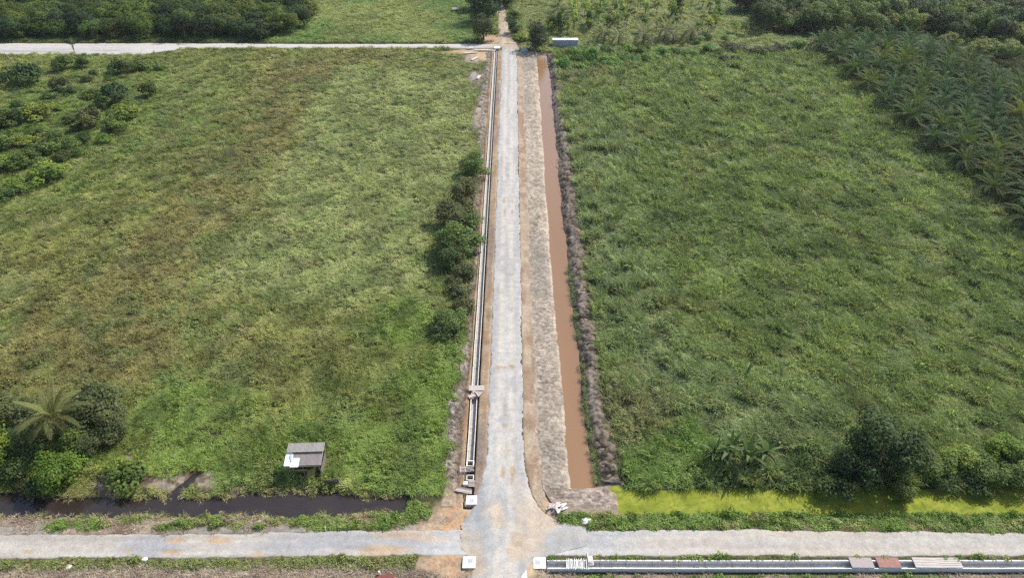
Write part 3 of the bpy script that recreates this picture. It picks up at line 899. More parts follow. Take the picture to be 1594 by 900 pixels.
def rock(name, px, py, r, mat, label, cat, flat=.6, z=0):
    x, y = G(px, py)
    v = []; f = []
    rs = np.random.RandomState(int(px * 3 + py))
    u = np.linspace(0, 2 * np.pi, 13)[:-1]
    rings = [(.0, 1.0), (.45, .95), (.8, .62)]
    m = MB(); vs = []
    for h_, q in rings:
        for a in u:
            k = r * q * (.8 + .4 * rs.rand()); vs.append((k * math.cos(a) * 1.2, k * math.sin(a), r * flat * h_ * (.85 + .3 * rs.rand()) - .05))
    vs.append((0, 0, r * flat))
    fs_ = []
    for k in range(2):
        for i in range(12):
            j = (i + 1) % 12; fs_.append((k * 12 + i, k * 12 + j, k * 12 + 12 + j, k * 12 + 12 + i))
    for i in range(12): fs_.append((24 + i, 24 + (i + 1) % 12, 36))
    m.add(vs, fs_)
    o = m.build(name, mat, None, (x, y, z + float(Z(x, y))))
    tag(o, label, cat); return o


rock('plastic_sack', 914, 813, .6, M_rod, 'crumpled white sack on the grass edge right of the junction', 'sack', .55)
rock('flat_stone', 683, 722, .75, M_slab, 'flat greyish stone in the grass left of the roadside drain', 'stone', .3)
rock('white_stone', 108, 884, .40, M_conc, 'pale stone in the grass verge at the bottom left', 'stone')
rock('white_stone', 226, 872, .28, M_white, 'small white stone on the lower edge of the cross road, left', 'stone')
rock('white_stone', 1302, 814, .55, M_conc, 'pale flat stone on the verge below the big dark tree', 'stone', .3)
rock('white_stone', 433, 763, .22, M_white, 'tiny white stone at the ditch edge below the shed', 'stone')
for px, py, L_, rz, lb in ((733, 83, 4.4, .25, 'long white concrete slab lying in the grass near the far sump'),
                           (739, 92, 3.8, 1.05, 'white concrete slab lying at an angle beside the far drain'),
                           (755, 79, 7.0, -.03, 'longest white concrete beam lying between the far road and drain'),
                           (745, 121, 3.0, 1.4, 'small white concrete slab standing out of the mud left of the drain'),
                           (731, 76, 2.2, .2, 'short pale concrete lump by the far road verge')):
    x, y = G(px, py)
    b = empty('concrete_slab', (x, y, .25), rz); b.rotation_euler = (0, .02, rz)
    tag(b, lb, 'concrete slab')
    m = MB(); m.box(-L_ / 2, L_ / 2, -.36, .36, 0, .22, ch=.03); m.build('body', M_conc, b)
    for q in (-.3, .3):
        m = MB(); m.tube([(q * L_ - .1, 0, .221), (q * L_ - .1, 0, .29), (q * L_ + .1, 0, .29), (q * L_ + .1, 0, .221)], [.02] * 4, 5)
        m.build('lifting_loop', M_steel, b)
# white pipe post and red sheet cut by the picture's bottom edge
x, y = G(600, 901)
ob = empty('roadside_box', (x, y - .6, 0), .02)
tag(ob, 'dark red box roof with a white pipe beside it at the bottom picture edge', 'box')
m = MB(); m.box(-.95, .95, -.7, .7, -.2, .35, ch=.03); m.build('body', M_wood, ob)
m = MB(); m.box(-1.05, 1.05, -.8, .8, .35, .45, ch=.03); m.build('roof', plain_mat('dark_red_sheet', (.16, .045, .035), (.10, .032, .028), 3, .6), ob)
m = MB(); m.tube([(-.62, .84, -.2), (-.62, .84, .95)], [.10, .10], 10); m.build('pipe', M_tinw, ob)
# thin stick on the left verge
x, y = G(507, 826)
m = MB(); m.tube([(-.1, .45, .05), (.06, -.1, .14), (.12, -.4, .05)], [.03, .03, .025], 5)
tag(m.build('stick', M_ply, None, (x, y, .15)), 'thin pale stick lying on the verge above the cross road', 'stick')
# red dirt slab at the lower junction corner
slab('concrete_plate', 812, 892, .14, 1.1, 1.9, .10, .1, M_conc, 'pale plate in orange dirt left of the lower right drain', 'plate')

# ------------------------------------------------------------------ leaves, crowns, trunks
def quads_from(c, t, n, ln, wd, fold=0.0):
    """diamond leaves: centre c, long axis t, normal n (all Nx3)"""
    b = np.cross(n, t); b /= np.linalg.norm(b, axis=1, keepdims=True) + 1e-9
    ln = ln[:, None]; wd = wd[:, None]
    p0 = c - t * ln * .5; p2 = c + t * ln * .5
    p1 = c + b * wd * .5 + t * ln * .08; p3 = c - b * wd * .5 + t * ln * .08
    v = np.stack([p0, p1, p2, p3], 1).reshape(-1, 3)
    f = np.arange(len(c) * 4).reshape(-1, 4)
    return v, f


def unit(a): return a / (np.linalg.norm(a, axis=-1, keepdims=True) + 1e-9)


def crown_mesh(name, seed, nclump, nleaf, leaf, cz, rz, up=.5, low=-.55, rcl=(.26, .42), squash=1.0):
    rs = np.random.RandomState(seed)
    d = unit(rs.normal(size=(nclump * 3, 3)))
    d = d[d[:, 2] > low][:nclump]
    rad = rs.uniform(.45, .82, len(d)) * (1 + .22 * np.sin(3 * np.arctan2(d[:, 1], d[:, 0]) + seed))
    cc = d * rad[:, None]
    rc = rs.uniform(*rcl, len(cc))
    tone = rs.uniform(.72, 1.22, len(cc))
    w = rc ** 2; idx = rs.choice(len(cc), nleaf, p=w / w.sum())
    dd = unit(rs.normal(size=(nleaf, 3)) + np.array((0, 0, .35)))
    pos = cc[idx] + dd * (rc[idx] * rs.uniform(.55, 1.08, nleaf) ** .7)[:, None]
    nrm = unit(dd * .7 + unit(pos) * .5 + np.array((0, 0, up)) + rs.normal(size=(nleaf, 3)) * .45)
    t = unit(np.cross(nrm, rs.normal(size=(nleaf, 3))) + np.array((0, 0, -.25)))
    s = leaf * rs.uniform(.6, 1.35, nleaf)
    pos = pos * np.array((1, 1, rz)) + np.array((0, 0, cz))
    v, f = quads_from(pos, t, nrm, s, s * rs.uniform(.5, .75, nleaf))
    v[:, 2] = np.maximum(v[:, 2], .02)
    lum = tone[idx] * rs.uniform(.75, 1.3, nleaf)
    hue = rs.uniform(-.12, .16, nleaf) + (tone[idx] - .95) * .3
    col = np.stack([lum * (1 + hue), lum, lum * (1 - .5 * hue)], 1)
    me = fast_mesh(name, v, f, np.repeat(col, 4, 0))
    me.materials.append(M_tree)
    return me


def trunk_mesh(name, seed, h, r, limbs=5, spread=.5):
    rs = random.Random(seed); m = MB()
    pts = [(0, 0, -.15), (rs.uniform(-.04, .04), rs.uniform(-.04, .04), h * .4), (rs.uniform(-.08, .08), rs.uniform(-.08, .08), h * .75), (rs.uniform(-.1, .1), rs.uniform(-.1, .1), h * 1.15)]
    m.tube(pts, [r * 1.2, r * .9, r * .65, r * .25], 7)
    for i in range(limbs):
        a = i * 2.4 + rs.random(); z0 = h * rs.uniform(.35, .8)
        e = (spread * math.cos(a) * rs.uniform(.7, 1), spread * math.sin(a) * rs.uniform(.7, 1), z0 + h * rs.uniform(.25, .5))
        m.tube([(0, 0, z0), (e[0] * .5, e[1] * .5, (z0 + e[2]) / 2 + .05), e], [r * .5, r * .35, r * .12], 5)
    me = m.mesh(name); me.materials.append(M_bark); return me


PROTO = {}
for i in range(4):
    PROTO['tree%d' % i] = [('trunk', trunk_mesh('trunk', 10 + i, 1.0, .075)), ('crown', crown_mesh('crown', 20 + i, 34, 3400, .098, 1.12, .98, .5, -.7, (.22, .38)))]
for i in range(3):
    PROTO['fine%d' % i] = [('trunk', trunk_mesh('trunk', 30 + i, 1.0, .07)), ('crown', crown_mesh('crown', 40 + i, 42, 5200, .078, 1.12, .98, .5, -.75, (.20, .34)))]
for i in range(3):
    PROTO['dome%d' % i] = [('trunk', trunk_mesh('trunk', 45 + i, .9, .07, 7, .6)), ('crown', crown_mesh('crown', 110 + i, 44, 4200, .095, .95, .95, .5, -.9, (.20, .38)))]
for i in range(4):
    PROTO['bush%d' % i] = [('trunk', trunk_mesh('trunk', 50 + i, .6, .05, 6, .6)), ('crown', crown_mesh('crown', 60 + i, 22, 1500, .15, .62, .72, .6, -.35, (.26, .42)))]
for i in range(3):
    PROTO['sapling%d' % i] = [('trunk', trunk_mesh('trunk', 70 + i, 3.0, .06, 7, .45)), ('crown', crown_mesh('crown', 80 + i, 12, 420, .26, 3.3, 1.35, .5, -.9, (.24, .42)))]
for i in range(2):
    PROTO['column%d' % i] = [('trunk', trunk_mesh('trunk', 90 + i, 2.0, .06, 4, .3)), ('crown', crown_mesh('crown', 95 + i, 20, 1100, .2, 1.9, 1.85, .4, -.95, (.3, .45)))]


def put(kind, name, x, y, r, h=None, tint=(.06, .09, .03), label=None, cat='tree', group=None, rz=None, z=None):
    base = {'dome': 1.9, 'tree': 2.15, 'fine': 2.15, 'bush': 1.35, 'sapling': 4.6, 'column': 3.7}[kind.rstrip('0123456789')]
    k = kind if kind[-1].isdigit() else kind + str(random.randrange({'dome': 3, 'tree': 4, 'fine': 3, 'bush': 4, 'sapling': 3, 'column': 2}[kind]))
    zs = r if h is None else h / base
    r *= 1.1
    zz = float(Z(np.array([x]), np.array([y]))[0]) if z is None else z
    e = empty(name, (x, y, zz - .03), random.uniform(0, 6.28) if rz is None else rz, (r, r, zs))
    tag(e, label, cat, group)
    for n, me in PROTO[k]:
        o = bpy.data.objects.new(n, me); COL.objects.link(o); o.parent = e
        o.color = (tint[0] * 1.7, tint[1] * 1.65, tint[2] * 1.25, 1)
    return e


def vary(t, a=.18):
    l = random.uniform(1 - a, 1 + a); hsh = random.uniform(-.12, .12)
    return (t[0] * l * (1 + hsh), t[1] * l, t[2] * l * (1 - hsh))


DARK = (.032, .052, .020); MID = (.054, .082, .025); LIGHT = (.088, .125, .030); GREY = (.046, .060, .031); YEL = (.115, .15, .03); DEEP = (.022, .040, .018)

# ---- cluster left of the ditch
def at_h(px, py, zc): return G(px, py, zc)
for px, py, zc, r, h, tint, kind, lb in (
        (86, 731, 2.4, 3.0, 4.7, (.056, .096, .020), 'dome', 'round bright green leafy tree in front of the coconut palm'),
        (140, 628, 3.6, 4.3, 6.4, GREY, 'dome', 'broad grey green tree behind and right of the coconut palm'),
        (165, 660, 2.6, 2.6, 4.6, GREY, 'dome', 'grey green tree at the right end of the left cluster'),
        (25, 645, 3.2, 3.6, 5.6, GREY, 'dome', 'grey green tree left of the coconut palm'),
        (40, 690, 2.4, 3.2, 4.8, DARK, 'dome', 'dark shaded tree below the coconut palm, left of the round tree'),
        (110, 685, 2.4, 2.6, 4.2, MID, 'dome', 'mid green tree just right of the coconut palm'),
        (135, 690, 1.8, 2.2, 3.6, GREY, 'dome', 'small grey green tree right of the round bright tree'),
        (4, 705, 2.2, 2.3, 4.0, (.085, .125, .022), 'dome', 'yellow green tree cut by the left picture edge'),
        (-30, 680, 3.0, 3.6, 5.6, MID, 'dome', 'tree just outside the left picture edge'),
        (195, 742, 1.2, 2.6, 2.5, MID, 'bush', 'dark leafy bush hanging over the ditch right of the round tree'),
        (176, 728, 1.0, 1.6, 1.9, LIGHT, 'bush', 'light green bush on the sandy path right of the round tree'),
        (20, 735, 1.4, 2.2, 3.0, DARK, 'bush', 'dark bush on the ditch bank under the left cluster'),
        (60, 755, 1.0, 1.8, 2.0, DARK, 'bush', 'dark low bush at the ditch edge below the round tree')):
    x, y = at_h(px, py, zc)
    put(kind, 'broadleaf_tree' if kind != 'bush' else 'bush', x, y, r, h, tint, lb, 'tree' if kind != 'bush' else 'bush', 'trees and bushes of the left cluster', z=0)

# ---- big dark tree and shrubs on the right
for px, py, zc, r, h, tint, kind, lb in (
        (1378, 690, 5.4, 4.6, 9.0, DEEP, 'dome', 'big dark tree overhanging the algae covered canal'),
        (1330, 725, 3.0, 2.6, 5.0, DEEP, 'dome', 'lower dark tree leaning against the big dark tree, left side'),
        (1405, 765, 1.2, 1.7, 2.6, MID, 'dome', 'small tree at the canal edge under the big dark tree'),
        (1305, 760, 1.4, 2.2, 3.0, DARK, 'bush', 'dark bush at the canal edge left of the big dark tree'),
        (1262, 712, 1.6, 2.3, 3.2, MID, 'bush', 'green bush between the strap-leaved plants and the big dark tree'),
        (1450, 722, 1.8, 2.6, 3.4, MID, 'dome', 'round shrub right of the big dark tree'),
        (1495, 715, 1.8, 2.5, 3.4, LIGHT, 'dome', 'second shrub right of the big dark tree'),
        (1535, 732, 1.8, 2.6, 3.4, MID, 'dome', 'third shrub right of the big dark tree'),
        (1568, 700, 1.8, 2.6, 3.6, (.07, .115, .02), 'dome', 'bright green rounded tree near the right picture edge'),
        (1588, 738, 1.8, 2.4, 3.4, MID, 'dome', 'shrub at the right picture edge by the canal'),
        (1620, 720, 1.8, 2.8, 3.6, MID, 'dome', 'shrub just outside the right picture edge'),
        (1475, 752, .8, 1.8, 1.9, DARK, 'bush', 'low dark bush on the canal bank, right'),
        (1520, 757, .8, 1.6, 1.7, DARK, 'bush', 'lower dark bush on the canal bank, further right')):
    x, y = at_h(px, py, zc)
    put(kind, 'broadleaf_tree' if kind != 'bush' else 'bush', x, y, r, h, tint, lb, 'tree' if kind != 'bush' else 'bush', 'trees and bushes along the algae covered canal', z=0)

# ---- trees beside the roadside drain
for px, py, zc, r, h, tint, kind, lb in (
        (738, 258, 2.3, 2.5, 4.4, MID, 'dome', 'farthest green tree beside the roadside drain'),
        (722, 298, 2.2, 2.6, 4.2, GREY, 'dome', 'second tree from the far end beside the roadside drain'),
        (708, 335, 2.4, 3.1, 4.6, GREY, 'dome', 'third tree from the far end beside the roadside drain'),
        (725, 345, 1.8, 2.2, 3.6, MID, 'dome', 'smaller tree beside the drain just right of the third'),
        (714, 375, 2.4, 3.1, 4.8, MID, 'dome', 'broad green tree in the middle of the drainside row'),
        (700, 400, 1.8, 2.2, 3.6, DARK, 'dome', 'dark tree at the field side of the drainside row'),
        (722, 425, 1.3, 1.7, 2.8, GREY, 'dome', 'thin grey tree beside the drain below the broad green tree'),
        (712, 452, 1.0, 1.6, 2.2, GREY, 'bush', 'grey green bush beside the drain, upper of three'),
        (722, 478, 1.0, 1.5, 2.2, GREY, 'bush', 'grey green bush beside the drain, middle of three'),
        (700, 500, 1.3, 2.1, 2.8, MID, 'dome', 'nearest leafy tree of the drainside row'),
        (688, 515, .8, 1.6, 1.8, DARK, 'bush', 'dark bush at the near end of the drainside row')):
    x, y = at_h(px, py, zc)
    put(kind, 'roadside_tree' if kind != 'bush' else 'bush', x, y, r * 1.42, h * 1.22, vary((tint[0] * 1.12, tint[1] * 1.05, tint[2] * 1.15), .15), lb, 'tree' if kind != 'bush' else 'bush', 'trees beside the roadside drain', z=0)

# ---- scattered bushes, top left
SCRUB = [(42, 131, 4.4, 4.6, DARK, 'large dark bush in the scrub below the far road, far left'), (103, 109, 3.0, 3.4, MID, 'leafy bush in the scrub just below the slim tree on the far road'),
         (130, 106, 1.9, 2.6, DARK, 'small dark bush right of the slim tree'), (190, 115, 3.1, 3.4, DARK, 'dark broad bush below the far road, left of the wet gravel end'),
         (222, 108, 2.7, 2.4, MID, 'mid green bush beside the dark broad bush near the far road'), (249, 109, 1.6, 1.5, MID, 'low bush, rightmost just below the far road'),
         (181, 162, 3.2, 4.6, DEEP, 'darkest tall bush in the upper left scrub'), (234, 150, 2.2, 3.2, DARK, 'lone dark bush, rightmost in the upper left scrub'),
         (143, 199, 2.6, 4.4, GREY, 'grey green small tree in the middle of the left scrub'), (195, 184, 3.6, 3.0, LIGHT, 'light green broad bush right of the grey green small tree'),
         (180, 202, 2.8, 2.6, MID, 'bush in front of the light green broad bush'), (62, 186, 4.0, 3.2, LIGHT, 'wide light green bush on the left of the scrub'),
         (22, 196, 3.6, 3.4, DARK, 'dark bush at the left of the wide light green bush'), (80, 282, 3.5, 3.2, LIGHT, 'light green bush, nearest large one of the left scrub'),
         (147, 116, 1.3, 1.2, DARK, None), (136, 127, 1.6, 1.4, DARK, None), (98, 142, 2.3, 3.2, GREY, None), (113, 144, 1.6, 1.6, DARK, None), (76, 153, 1.8, 1.5, MID, None),
         (143, 152, 2.4, 2.0, MID, None), (160, 167, 2.2, 2.0, MID, None), (108, 192, 1.4, 1.6, DARK, None), (122, 204, 1.5, 1.6, DARK, None), (5, 232, 3.2, 3.4, MID, None),
         (163, 222, 1.6, 1.8, LIGHT, None), (135, 219, 1.9, 1.8, DARK, None), (113, 230, 2.0, 2.0, MID, None), (80, 238, 2.6, 2.6, MID, None), (45, 258, 3.1, 2.8, MID, None),
         (60, 242, 2.2, 2.2, DARK, None), (125, 242, 1.7, 1.6, MID, None), (30, 296, 2.4, 2.2, LIGHT, None), (15, 310, 2.0, 1.8, MID, None), (3, 262, 2.6, 2.4, LIGHT, None),
         (85, 218, 2.0, 2.0, MID, None), (3, 128, 1.8, 2.0, DARK, None), (60, 212, 2.0, 1.8, MID, None), (100, 250, 2.0, 1.8, DARK, None), (40, 225, 2.2, 1.8, LIGHT, None),
         (-25, 200, 3.5, 3.4, MID, None), (-30, 250, 3.2, 3.0, MID, None), (-20, 140, 3.2, 3.0, DARK, None), (172, 125, 1.4, 1.2, MID, None), (205, 165, 1.3, 1.1, MID, None), (95, 170, 1.4, 1.2, LIGHT, None), (30, 165, 1.6, 1.4, MID, None)]
for px, py, r, h, tint, lb in SCRUB:
    x, y = G(px, py)
    put('bush', 'scrub_bush', x, y, r * 1.15, h * 1.4, vary(tint, .1), lb or '%s %s bush in the upper left scrub, %s' % ('tiny' if r < 1.7 else 'small' if r < 2.2 else 'medium', 'dark' if tint[1] < .06 else 'pale green' if tint[1] > .1 else 'mid green', 'at the left picture edge' if px < 32 else 'toward the far road' if py < 175 else 'toward the open meadow'), 'bush', 'scrub bushes at the upper left')
x, y = G(118, 85)
put('sapling', 'slim_tree', x, y, 1.7, 6.0, GREY, 'slim tree standing in front of the far white road', 'tree')

# ---- around the far junction
for px, py, r, h, tint, kind, lb in (
        (750, 34, 4.6, 10.5, DEEP, 'dome', 'tall dark tree left of the dirt track beyond the junction'),
        (764, 22, 3.4, 8.5, DEEP, 'dome', 'dark tree close to the track behind the tall dark tree'),
        (742, 14, 3.4, 9.0, DARK, 'dome', 'dark tree furthest back left of the track'),
        (753, 62, 3.3, 8.0, GREY, 'dome', 'rounded grey green tree at the corner of far road and track'),
        (797, 52, 1.7, 5.2, DEEP, 'column', 'narrow dark tree right of the dirt track'),
        (803, 56, 1.3, 3.2, DARK, 'bush', 'small dark shrub beside the narrow dark tree'),
        (834, 77, 3.3, 8.2, (.03, .042, .026), 'dome', 'dark round tree at the far end of the canal'),
        (873, 52, 1.7, 8.0, DARK, 'column', 'tall narrow dark tree behind the long low hut'),
        (861, 46, 2.2, 5.0, DARK, 'dome', 'dark bushy tree left of the tall narrow tree behind the hut'),
        (918, 44, 1.5, 6.5, DARK, 'column', 'narrow dark tree in the young plantation'),
        (948, 42, 1.7, 4.6, MID, 'column', 'narrow mid green tree behind the leftmost coconut palm'),
        (1051, 24, 1.7, 7.5, DEEP, 'column', 'tall narrow dark tree before the right wood'),
        (811, 62, 2.4, 2.2, YEL, 'bush', 'bright yellow green bush right of the track mouth'),
        (806, 46, 1.7, 1.7, LIGHT, 'bush', 'light bush by the dirt track'),
        (800, 30, 2.2, 3.0, MID, 'bush', 'green bush right of the track, further back'),
        (790, 12, 2.4, 5.0, DARK, 'dome', 'dark tree right of the track at the top edge'),
        (775, 8, 2.6, 6.5, DARK, 'dome', 'dark tree over the end of the track at the top edge')):
    x, y = G(px, py)
    put(kind, 'bush' if kind == 'bush' else 'broadleaf_tree', x, y, r * 1.35, h * 1.15, tint, lb, 'bush' if kind == 'bush' else 'tree')

# ---- leafy hedge and weeds past the right field
hx = [(882, 104, 2.4, 2.2), (897, 98, 2.2, 2.4), (905, 108, 2.2, 2.0), (918, 96, 2.0, 3.8), (930, 106, 2.4, 2.0), (945, 99, 2.4, 2.0), (958, 106, 2.2, 1.8), (970, 98, 2.0, 1.9), (893, 88, 2.2, 2.6),
      (985, 96, 2.0, 1.6), (1000, 84, 2.4, 2.4), (1012, 93, 2.6, 2.0), (1030, 86, 2.0, 2.0), (1050, 84, 1.8, 1.6), (1075, 88, 1.9, 1.8), (1100, 80, 2.2, 2.0), (1118, 86, 1.9, 1.8), (1135, 79, 2.6, 2.2), (1155, 80, 2.4, 2.0),
      (1180, 86, 2.6, 2.4), (1198, 84, 2.6, 2.2), (1125, 95, 1.6, 1.6), (1143, 97, 1.5, 1.8), (1215, 80, 2.4, 2.2), (1240, 74, 2.6, 2.6), (945, 82, 2.4, 2.0), (975, 80, 2.6, 2.2), (1085, 68, 1.4, 1.8), (1100, 62, 1.3, 1.8), (1128, 66, 1.1, 2.2)]
for i, (px, py, r, h) in enumerate(hx):
    x, y = G(px, py)
    t_ = GREY if 1120 < px < 1220 and py > 78 else ((.060, .118, .030), (.042, .080, .022), (.085, .140, .036))[i % 3]
    put('bush', 'hedge_bush', x, y, r * 1.2, h * 1.35, vary(t_, .12), 'tall narrow dark bush among the hedge behind the canal end' if i == 3 else '%s leafy bush in the hedge past the right field, %s' % (('vivid green', 'dark green', 'pale green')[i % 3] if t_ is not GREY else 'greyish', 'near the canal end' if px < 960 else 'before the coconut palms' if px < 1090 else 'toward the oil palms'), 'bush', 'hedge bushes past the right field')

# ---- young plantation trees, top centre right
k = 0
for iy in range(10):
    for ix in range(17):
        x = 14 + ix * 4.6 + random.uniform(-1.5, 1.5); y = 246 + iy * 5.4 + random.uniform(-1.8, 1.8)
        if x > 84 + (y - 243) * -.02 or x < 12 + (y - 240) * .12 or random.random() < .42: continue
        if y > 292: continue
        put('sapling', 'plantation_tree', x, y, random.uniform(1.1, 1.9), random.uniform(4.2, 7.8), (pt := vary(random.choice([(.15, .195, .05), (.12, .17, .04), (.075, .115, .032)]), .2)), '%s slender young tree in the %s of the plantation, %s' % ('dark green' if pt[1] < .13 else 'light green' if pt[1] < .18 else 'yellow green', 'front rows' if iy < 3 else 'middle rows' if iy < 6 else 'back rows', 'behind the low hut' if x < 35 else 'behind the coconut palms' if x < 62 else 'toward the right wood'), 'tree', 'young plantation trees')
        k += 1

# ---- the two woods
def wood(x0, x1, y0, y1, sp, edge, tints, label, group, hr=(6.5, 9.5)):
    n = 0; row = 0; y = y0
    while y < y1:
        x = x0 + (row % 2) * sp * .5
        while x < x1:
            xx = x + random.uniform(-.28, .28) * sp; yy = y + random.uniform(-.28, .28) * sp
            if edge(xx, yy):
                r = random.uniform(.55, .80) * sp
                h_ = random.uniform(*hr); tn = vary(random.choice(tints), .38)
                tone = 'dark' if tn[1] < .055 else ('pale' if tn[1] > .085 else 'mid green')
                size = 'tall' if h_ > hr[0] + .66 * (hr[1] - hr[0]) else ('low' if h_ < hr[0] + .33 * (hr[1] - hr[0]) else 'middling')
                place = 'fronting' if yy < 250 else 'inside'
                put('tree', 'wood_tree', xx, yy, r, h_, tn, '%s %s leafy tree %s the %s' % (size, tone, place, group), 'tree', group); n += 1
            x += sp
        y += sp * .87; row += 1
    return n


WT = [DEEP, DARK, MID, (.046, .070, .018), (.072, .098, .022), (.036, .058, .020)]
nl = wood(-222, -70, 245, 292, 6.4, lambda x, y: x < -79 + 4 * math.sin(y * .3) + (y - 270) * -.12 and abs(x) < y * .604 + 40, WT, 'leafy tree packed in the dense wood beyond the far left road', 'wood beyond the far left road', (5.5, 9.0))
nr = wood(84, 228, 240, 290, 6.4, lambda x, y: x > 88 + 2 * math.sin(y * .4) and abs(x) < y * .604 + 40 and (y > 247 or x > 150), WT, 'leafy tree packed in the dense wood at the upper right', 'wood at the upper right', (6.5, 10.5))
for (x, y) in ((151, 224), (157, 219), (163, 226), (169, 219), (158, 231), (146, 233), (152, 238), (166, 234), (174, 229), (168, 212), (163, 206), (175, 237), (160, 199)):
    put('tree', 'wood_tree', x + random.uniform(-1, 1), y + random.uniform(-1, 1), random.uniform(3.2, 4.4), random.uniform(3.6, 6.0), vary((.075, .10, .024), .15), 'low light tree between the oil palms and the upper right wood', 'tree', 'trees behind the oil palms')
print('wood trees', nl, nr, 'saplings', k)


# ------------------------------------------------------------------ palms
def frond_mesh(name, seed, L, droop, npair, lw, ll, vee=.5, sag=.35, base=.08, taper=True, rach=.035):
    """a pinnate frond along +X, arching; leaflets both sides"""
    rs = np.random.RandomState(seed)
    n = 9
    s = np.linspace(0, 1, n)
    ang = -droop * s ** 1.3
    seg = L / (n - 1)
    P = np.zeros((n, 3))
    for i in range(1, n):
        a = (ang[i] + ang[i - 1]) / 2
        P[i] = P[i - 1] + seg * np.array((math.cos(a), 0, math.sin(a)))
    m = MB(); m.tube([tuple(p) for p in P], list(np.linspace(rach, rach * .25, n)), 4)
    nv = len(m.v)
    V = [np.array(m.v)]; F = [list(f) for f in m.f]
    C = [np.tile((1.5, 1.4, .95), (nv, 1))]
    off = nv
    for i in range(npair):
        u = .12 + .88 * (i + .5) / npair
        p = np.array([np.interp(u, s, P[:, k]) for k in range(3)])
        a = np.interp(u, s, ang)
        tx = np.array((math.cos(a), 0, math.sin(a))); tz = np.array((-math.sin(a), 0, math.cos(a)))
        ln = ll * (math.sin(math.pi * min(1, .18 + .80 * u)) ** .7) * rs.uniform(.88, 1.1)
        for sd_ in (-1, 1):
            out = unit(np.array((0, sd_, 0)) * .82 + tx * (.35 + .35 * u) + tz * (vee * (1 - .5 * u) * rs.uniform(.6, 1.3)))
            q1 = p + out * ln * .5; q2 = q1 + unit(out + np.array((0, 0, -sag * rs.uniform(.6, 1.5)))) * ln * .5
            w = tx * lw * .5
            vs = [p - w * .6, p + w * .6, q1 + w, q1 - w, q2]
            V.append(np.array(vs)); F += [[off, off + 1, off + 2, off + 3], [off + 3, off + 2, off + 4]]
            l = rs.uniform(.75, 1.25); C.append(np.tile((l, l, l), (5, 1))); off += 5
    me = bpy.data.meshes.new(name); me.from_pydata(np.concatenate(V).tolist(), [], F)
    ca = me.color_attributes.new('col', 'FLOAT_COLOR', 'POINT')
    c = np.ones((off, 4), np.float32); c[:, :3] = np.concatenate(C); ca.data.foreach_set('color', c.ravel())
    me.materials.append(M_palm); me.update()
    return me


OILF = [frond_mesh('frond', 200 + i, 5.2, d, 24, .125, 1.05, .55, .6) for i, d in enumerate((.75, 1.15, 1.5))]
COCF = [frond_mesh('frond', 210 + i, 4.6, d, 36, .085, 1.0, .05, 1.6, rach=.06) for i, d in enumerate((.7, 1.4, 2.0))]


def palm_trunk(name, h, r0, r1, lean=0.0, rings=8, bulge=0.0):
    m = MB(); pts = []; rad = []
    for i in range(rings * 2 + 1):
        u = i / (rings * 2)
        pts.append((lean * u * u, 0, -.15 + (h + .15) * u)); rad.append((r0 * (1 - u) + r1 * u) * (1.08 if i % 2 else .94) + bulge * u)
    m.tube(pts, rad, 8); me = m.mesh(name); me.materials.append(M_bark); return me


OILT = palm_trunk('trunk', 2.5, .42, .40, 0, 6, .12)
COCT = palm_trunk('trunk', 5.2, .22, .13, .5, 12)
COCT2 = palm_trunk('trunk', 2.6, .24, .16, .15, 7)


def palm(name, x, y, meshes, trunk, th, top, nf, tint, label, group, cat='palm', sc=1.0, el=(80, -15), lean=0.0, extra=None, seed=0):
    rs = random.Random(seed)
    e = empty(name, (x, y, 0), rs.uniform(0, 6.28) if lean == 0 else 0.0, (sc, sc, sc))
    tag(e, label, cat, group)
    o = bpy.data.objects.new('trunk', trunk); COL.objects.link(o); o.parent = e; o.color = (1, 1, 1, 1)
    for i in range(nf):
        u = i / (nf - 1)
        a = i * 2.39996 + rs.uniform(-.15, .15)
        elv = math.radians(el[0] + (el[1] - el[0]) * u ** .8 + rs.uniform(-6, 6))
        me = meshes[0 if u < .35 else 1 if u < .7 else 2]
        o = bpy.data.objects.new('frond', me); COL.objects.link(o); o.parent = e
        o.location = (lean + .12 * math.cos(a), .12 * math.sin(a), top + .10 * (1 - u))
        o.rotation_mode = 'XYZ'
        o.rotation_euler = (rs.uniform(-.35, .35), -elv, a)
        k = rs.uniform(.85, 1.08) * (.80 + .2 * min(1, u * 3)); o.scale = (k, k, k)
        l = rs.uniform(.8, 1.2) * (1.45 - .75 * u)
        o.color = (tint[0] * l, tint[1] * l, tint[2] * l, 1)
    if extra: extra(e, rs)
    return e


np_ = 0
row = 0
y = 104.0
yellow = [G(1540, 255), G(1572, 190), G(1385, 110)]
while y < 238:
    x = 101.5 + (row % 2) * 4.1
    while x < 176:
        xx = x + random.uniform(-.7, .7); yy = y + random.uniform(-.7, .7)
        inside = abs(xx) < .604 * yy + 42 and not (xx > 143 + (205 - yy) * .25 and yy > 196) and not (yy > 226 and xx > 140)
        if inside:
            ty = min(math.hypot(xx - a, yy - b) for a, b in yellow)
            t_ = (.105, .120, .024) if ty < 3.6 else vary(random.choice([(.056, .088, .030), (.048, .082, .034), (.068, .094, .026), (.042, .072, .027)]), .12)
            first = xx < 104
            palm('oil_palm', xx, yy, OILF, OILT, 2.5, 2.65, 28, t_,
                 ('yellowish oil palm standing out among the dark green ones' if ty < 4 else '%s oil palm %s' % ('deep green' if t_[1] < .08 else 'lighter green', ('in the outermost row facing the right field, ' + ('near half' if yy < 170 else 'far half')) if first else ('inside the right plantation, ' + ('near part by the right picture edge' if yy < 150 else 'middle part' if yy < 195 else 'far part before the wood')))),
                 'oil palms of the right plantation', sc=random.uniform(.95, 1.3), el=(74, -14), seed=np_)
            np_ += 1
        x += 7.1
    y += 6.2; row += 1
print('oil palms', np_)


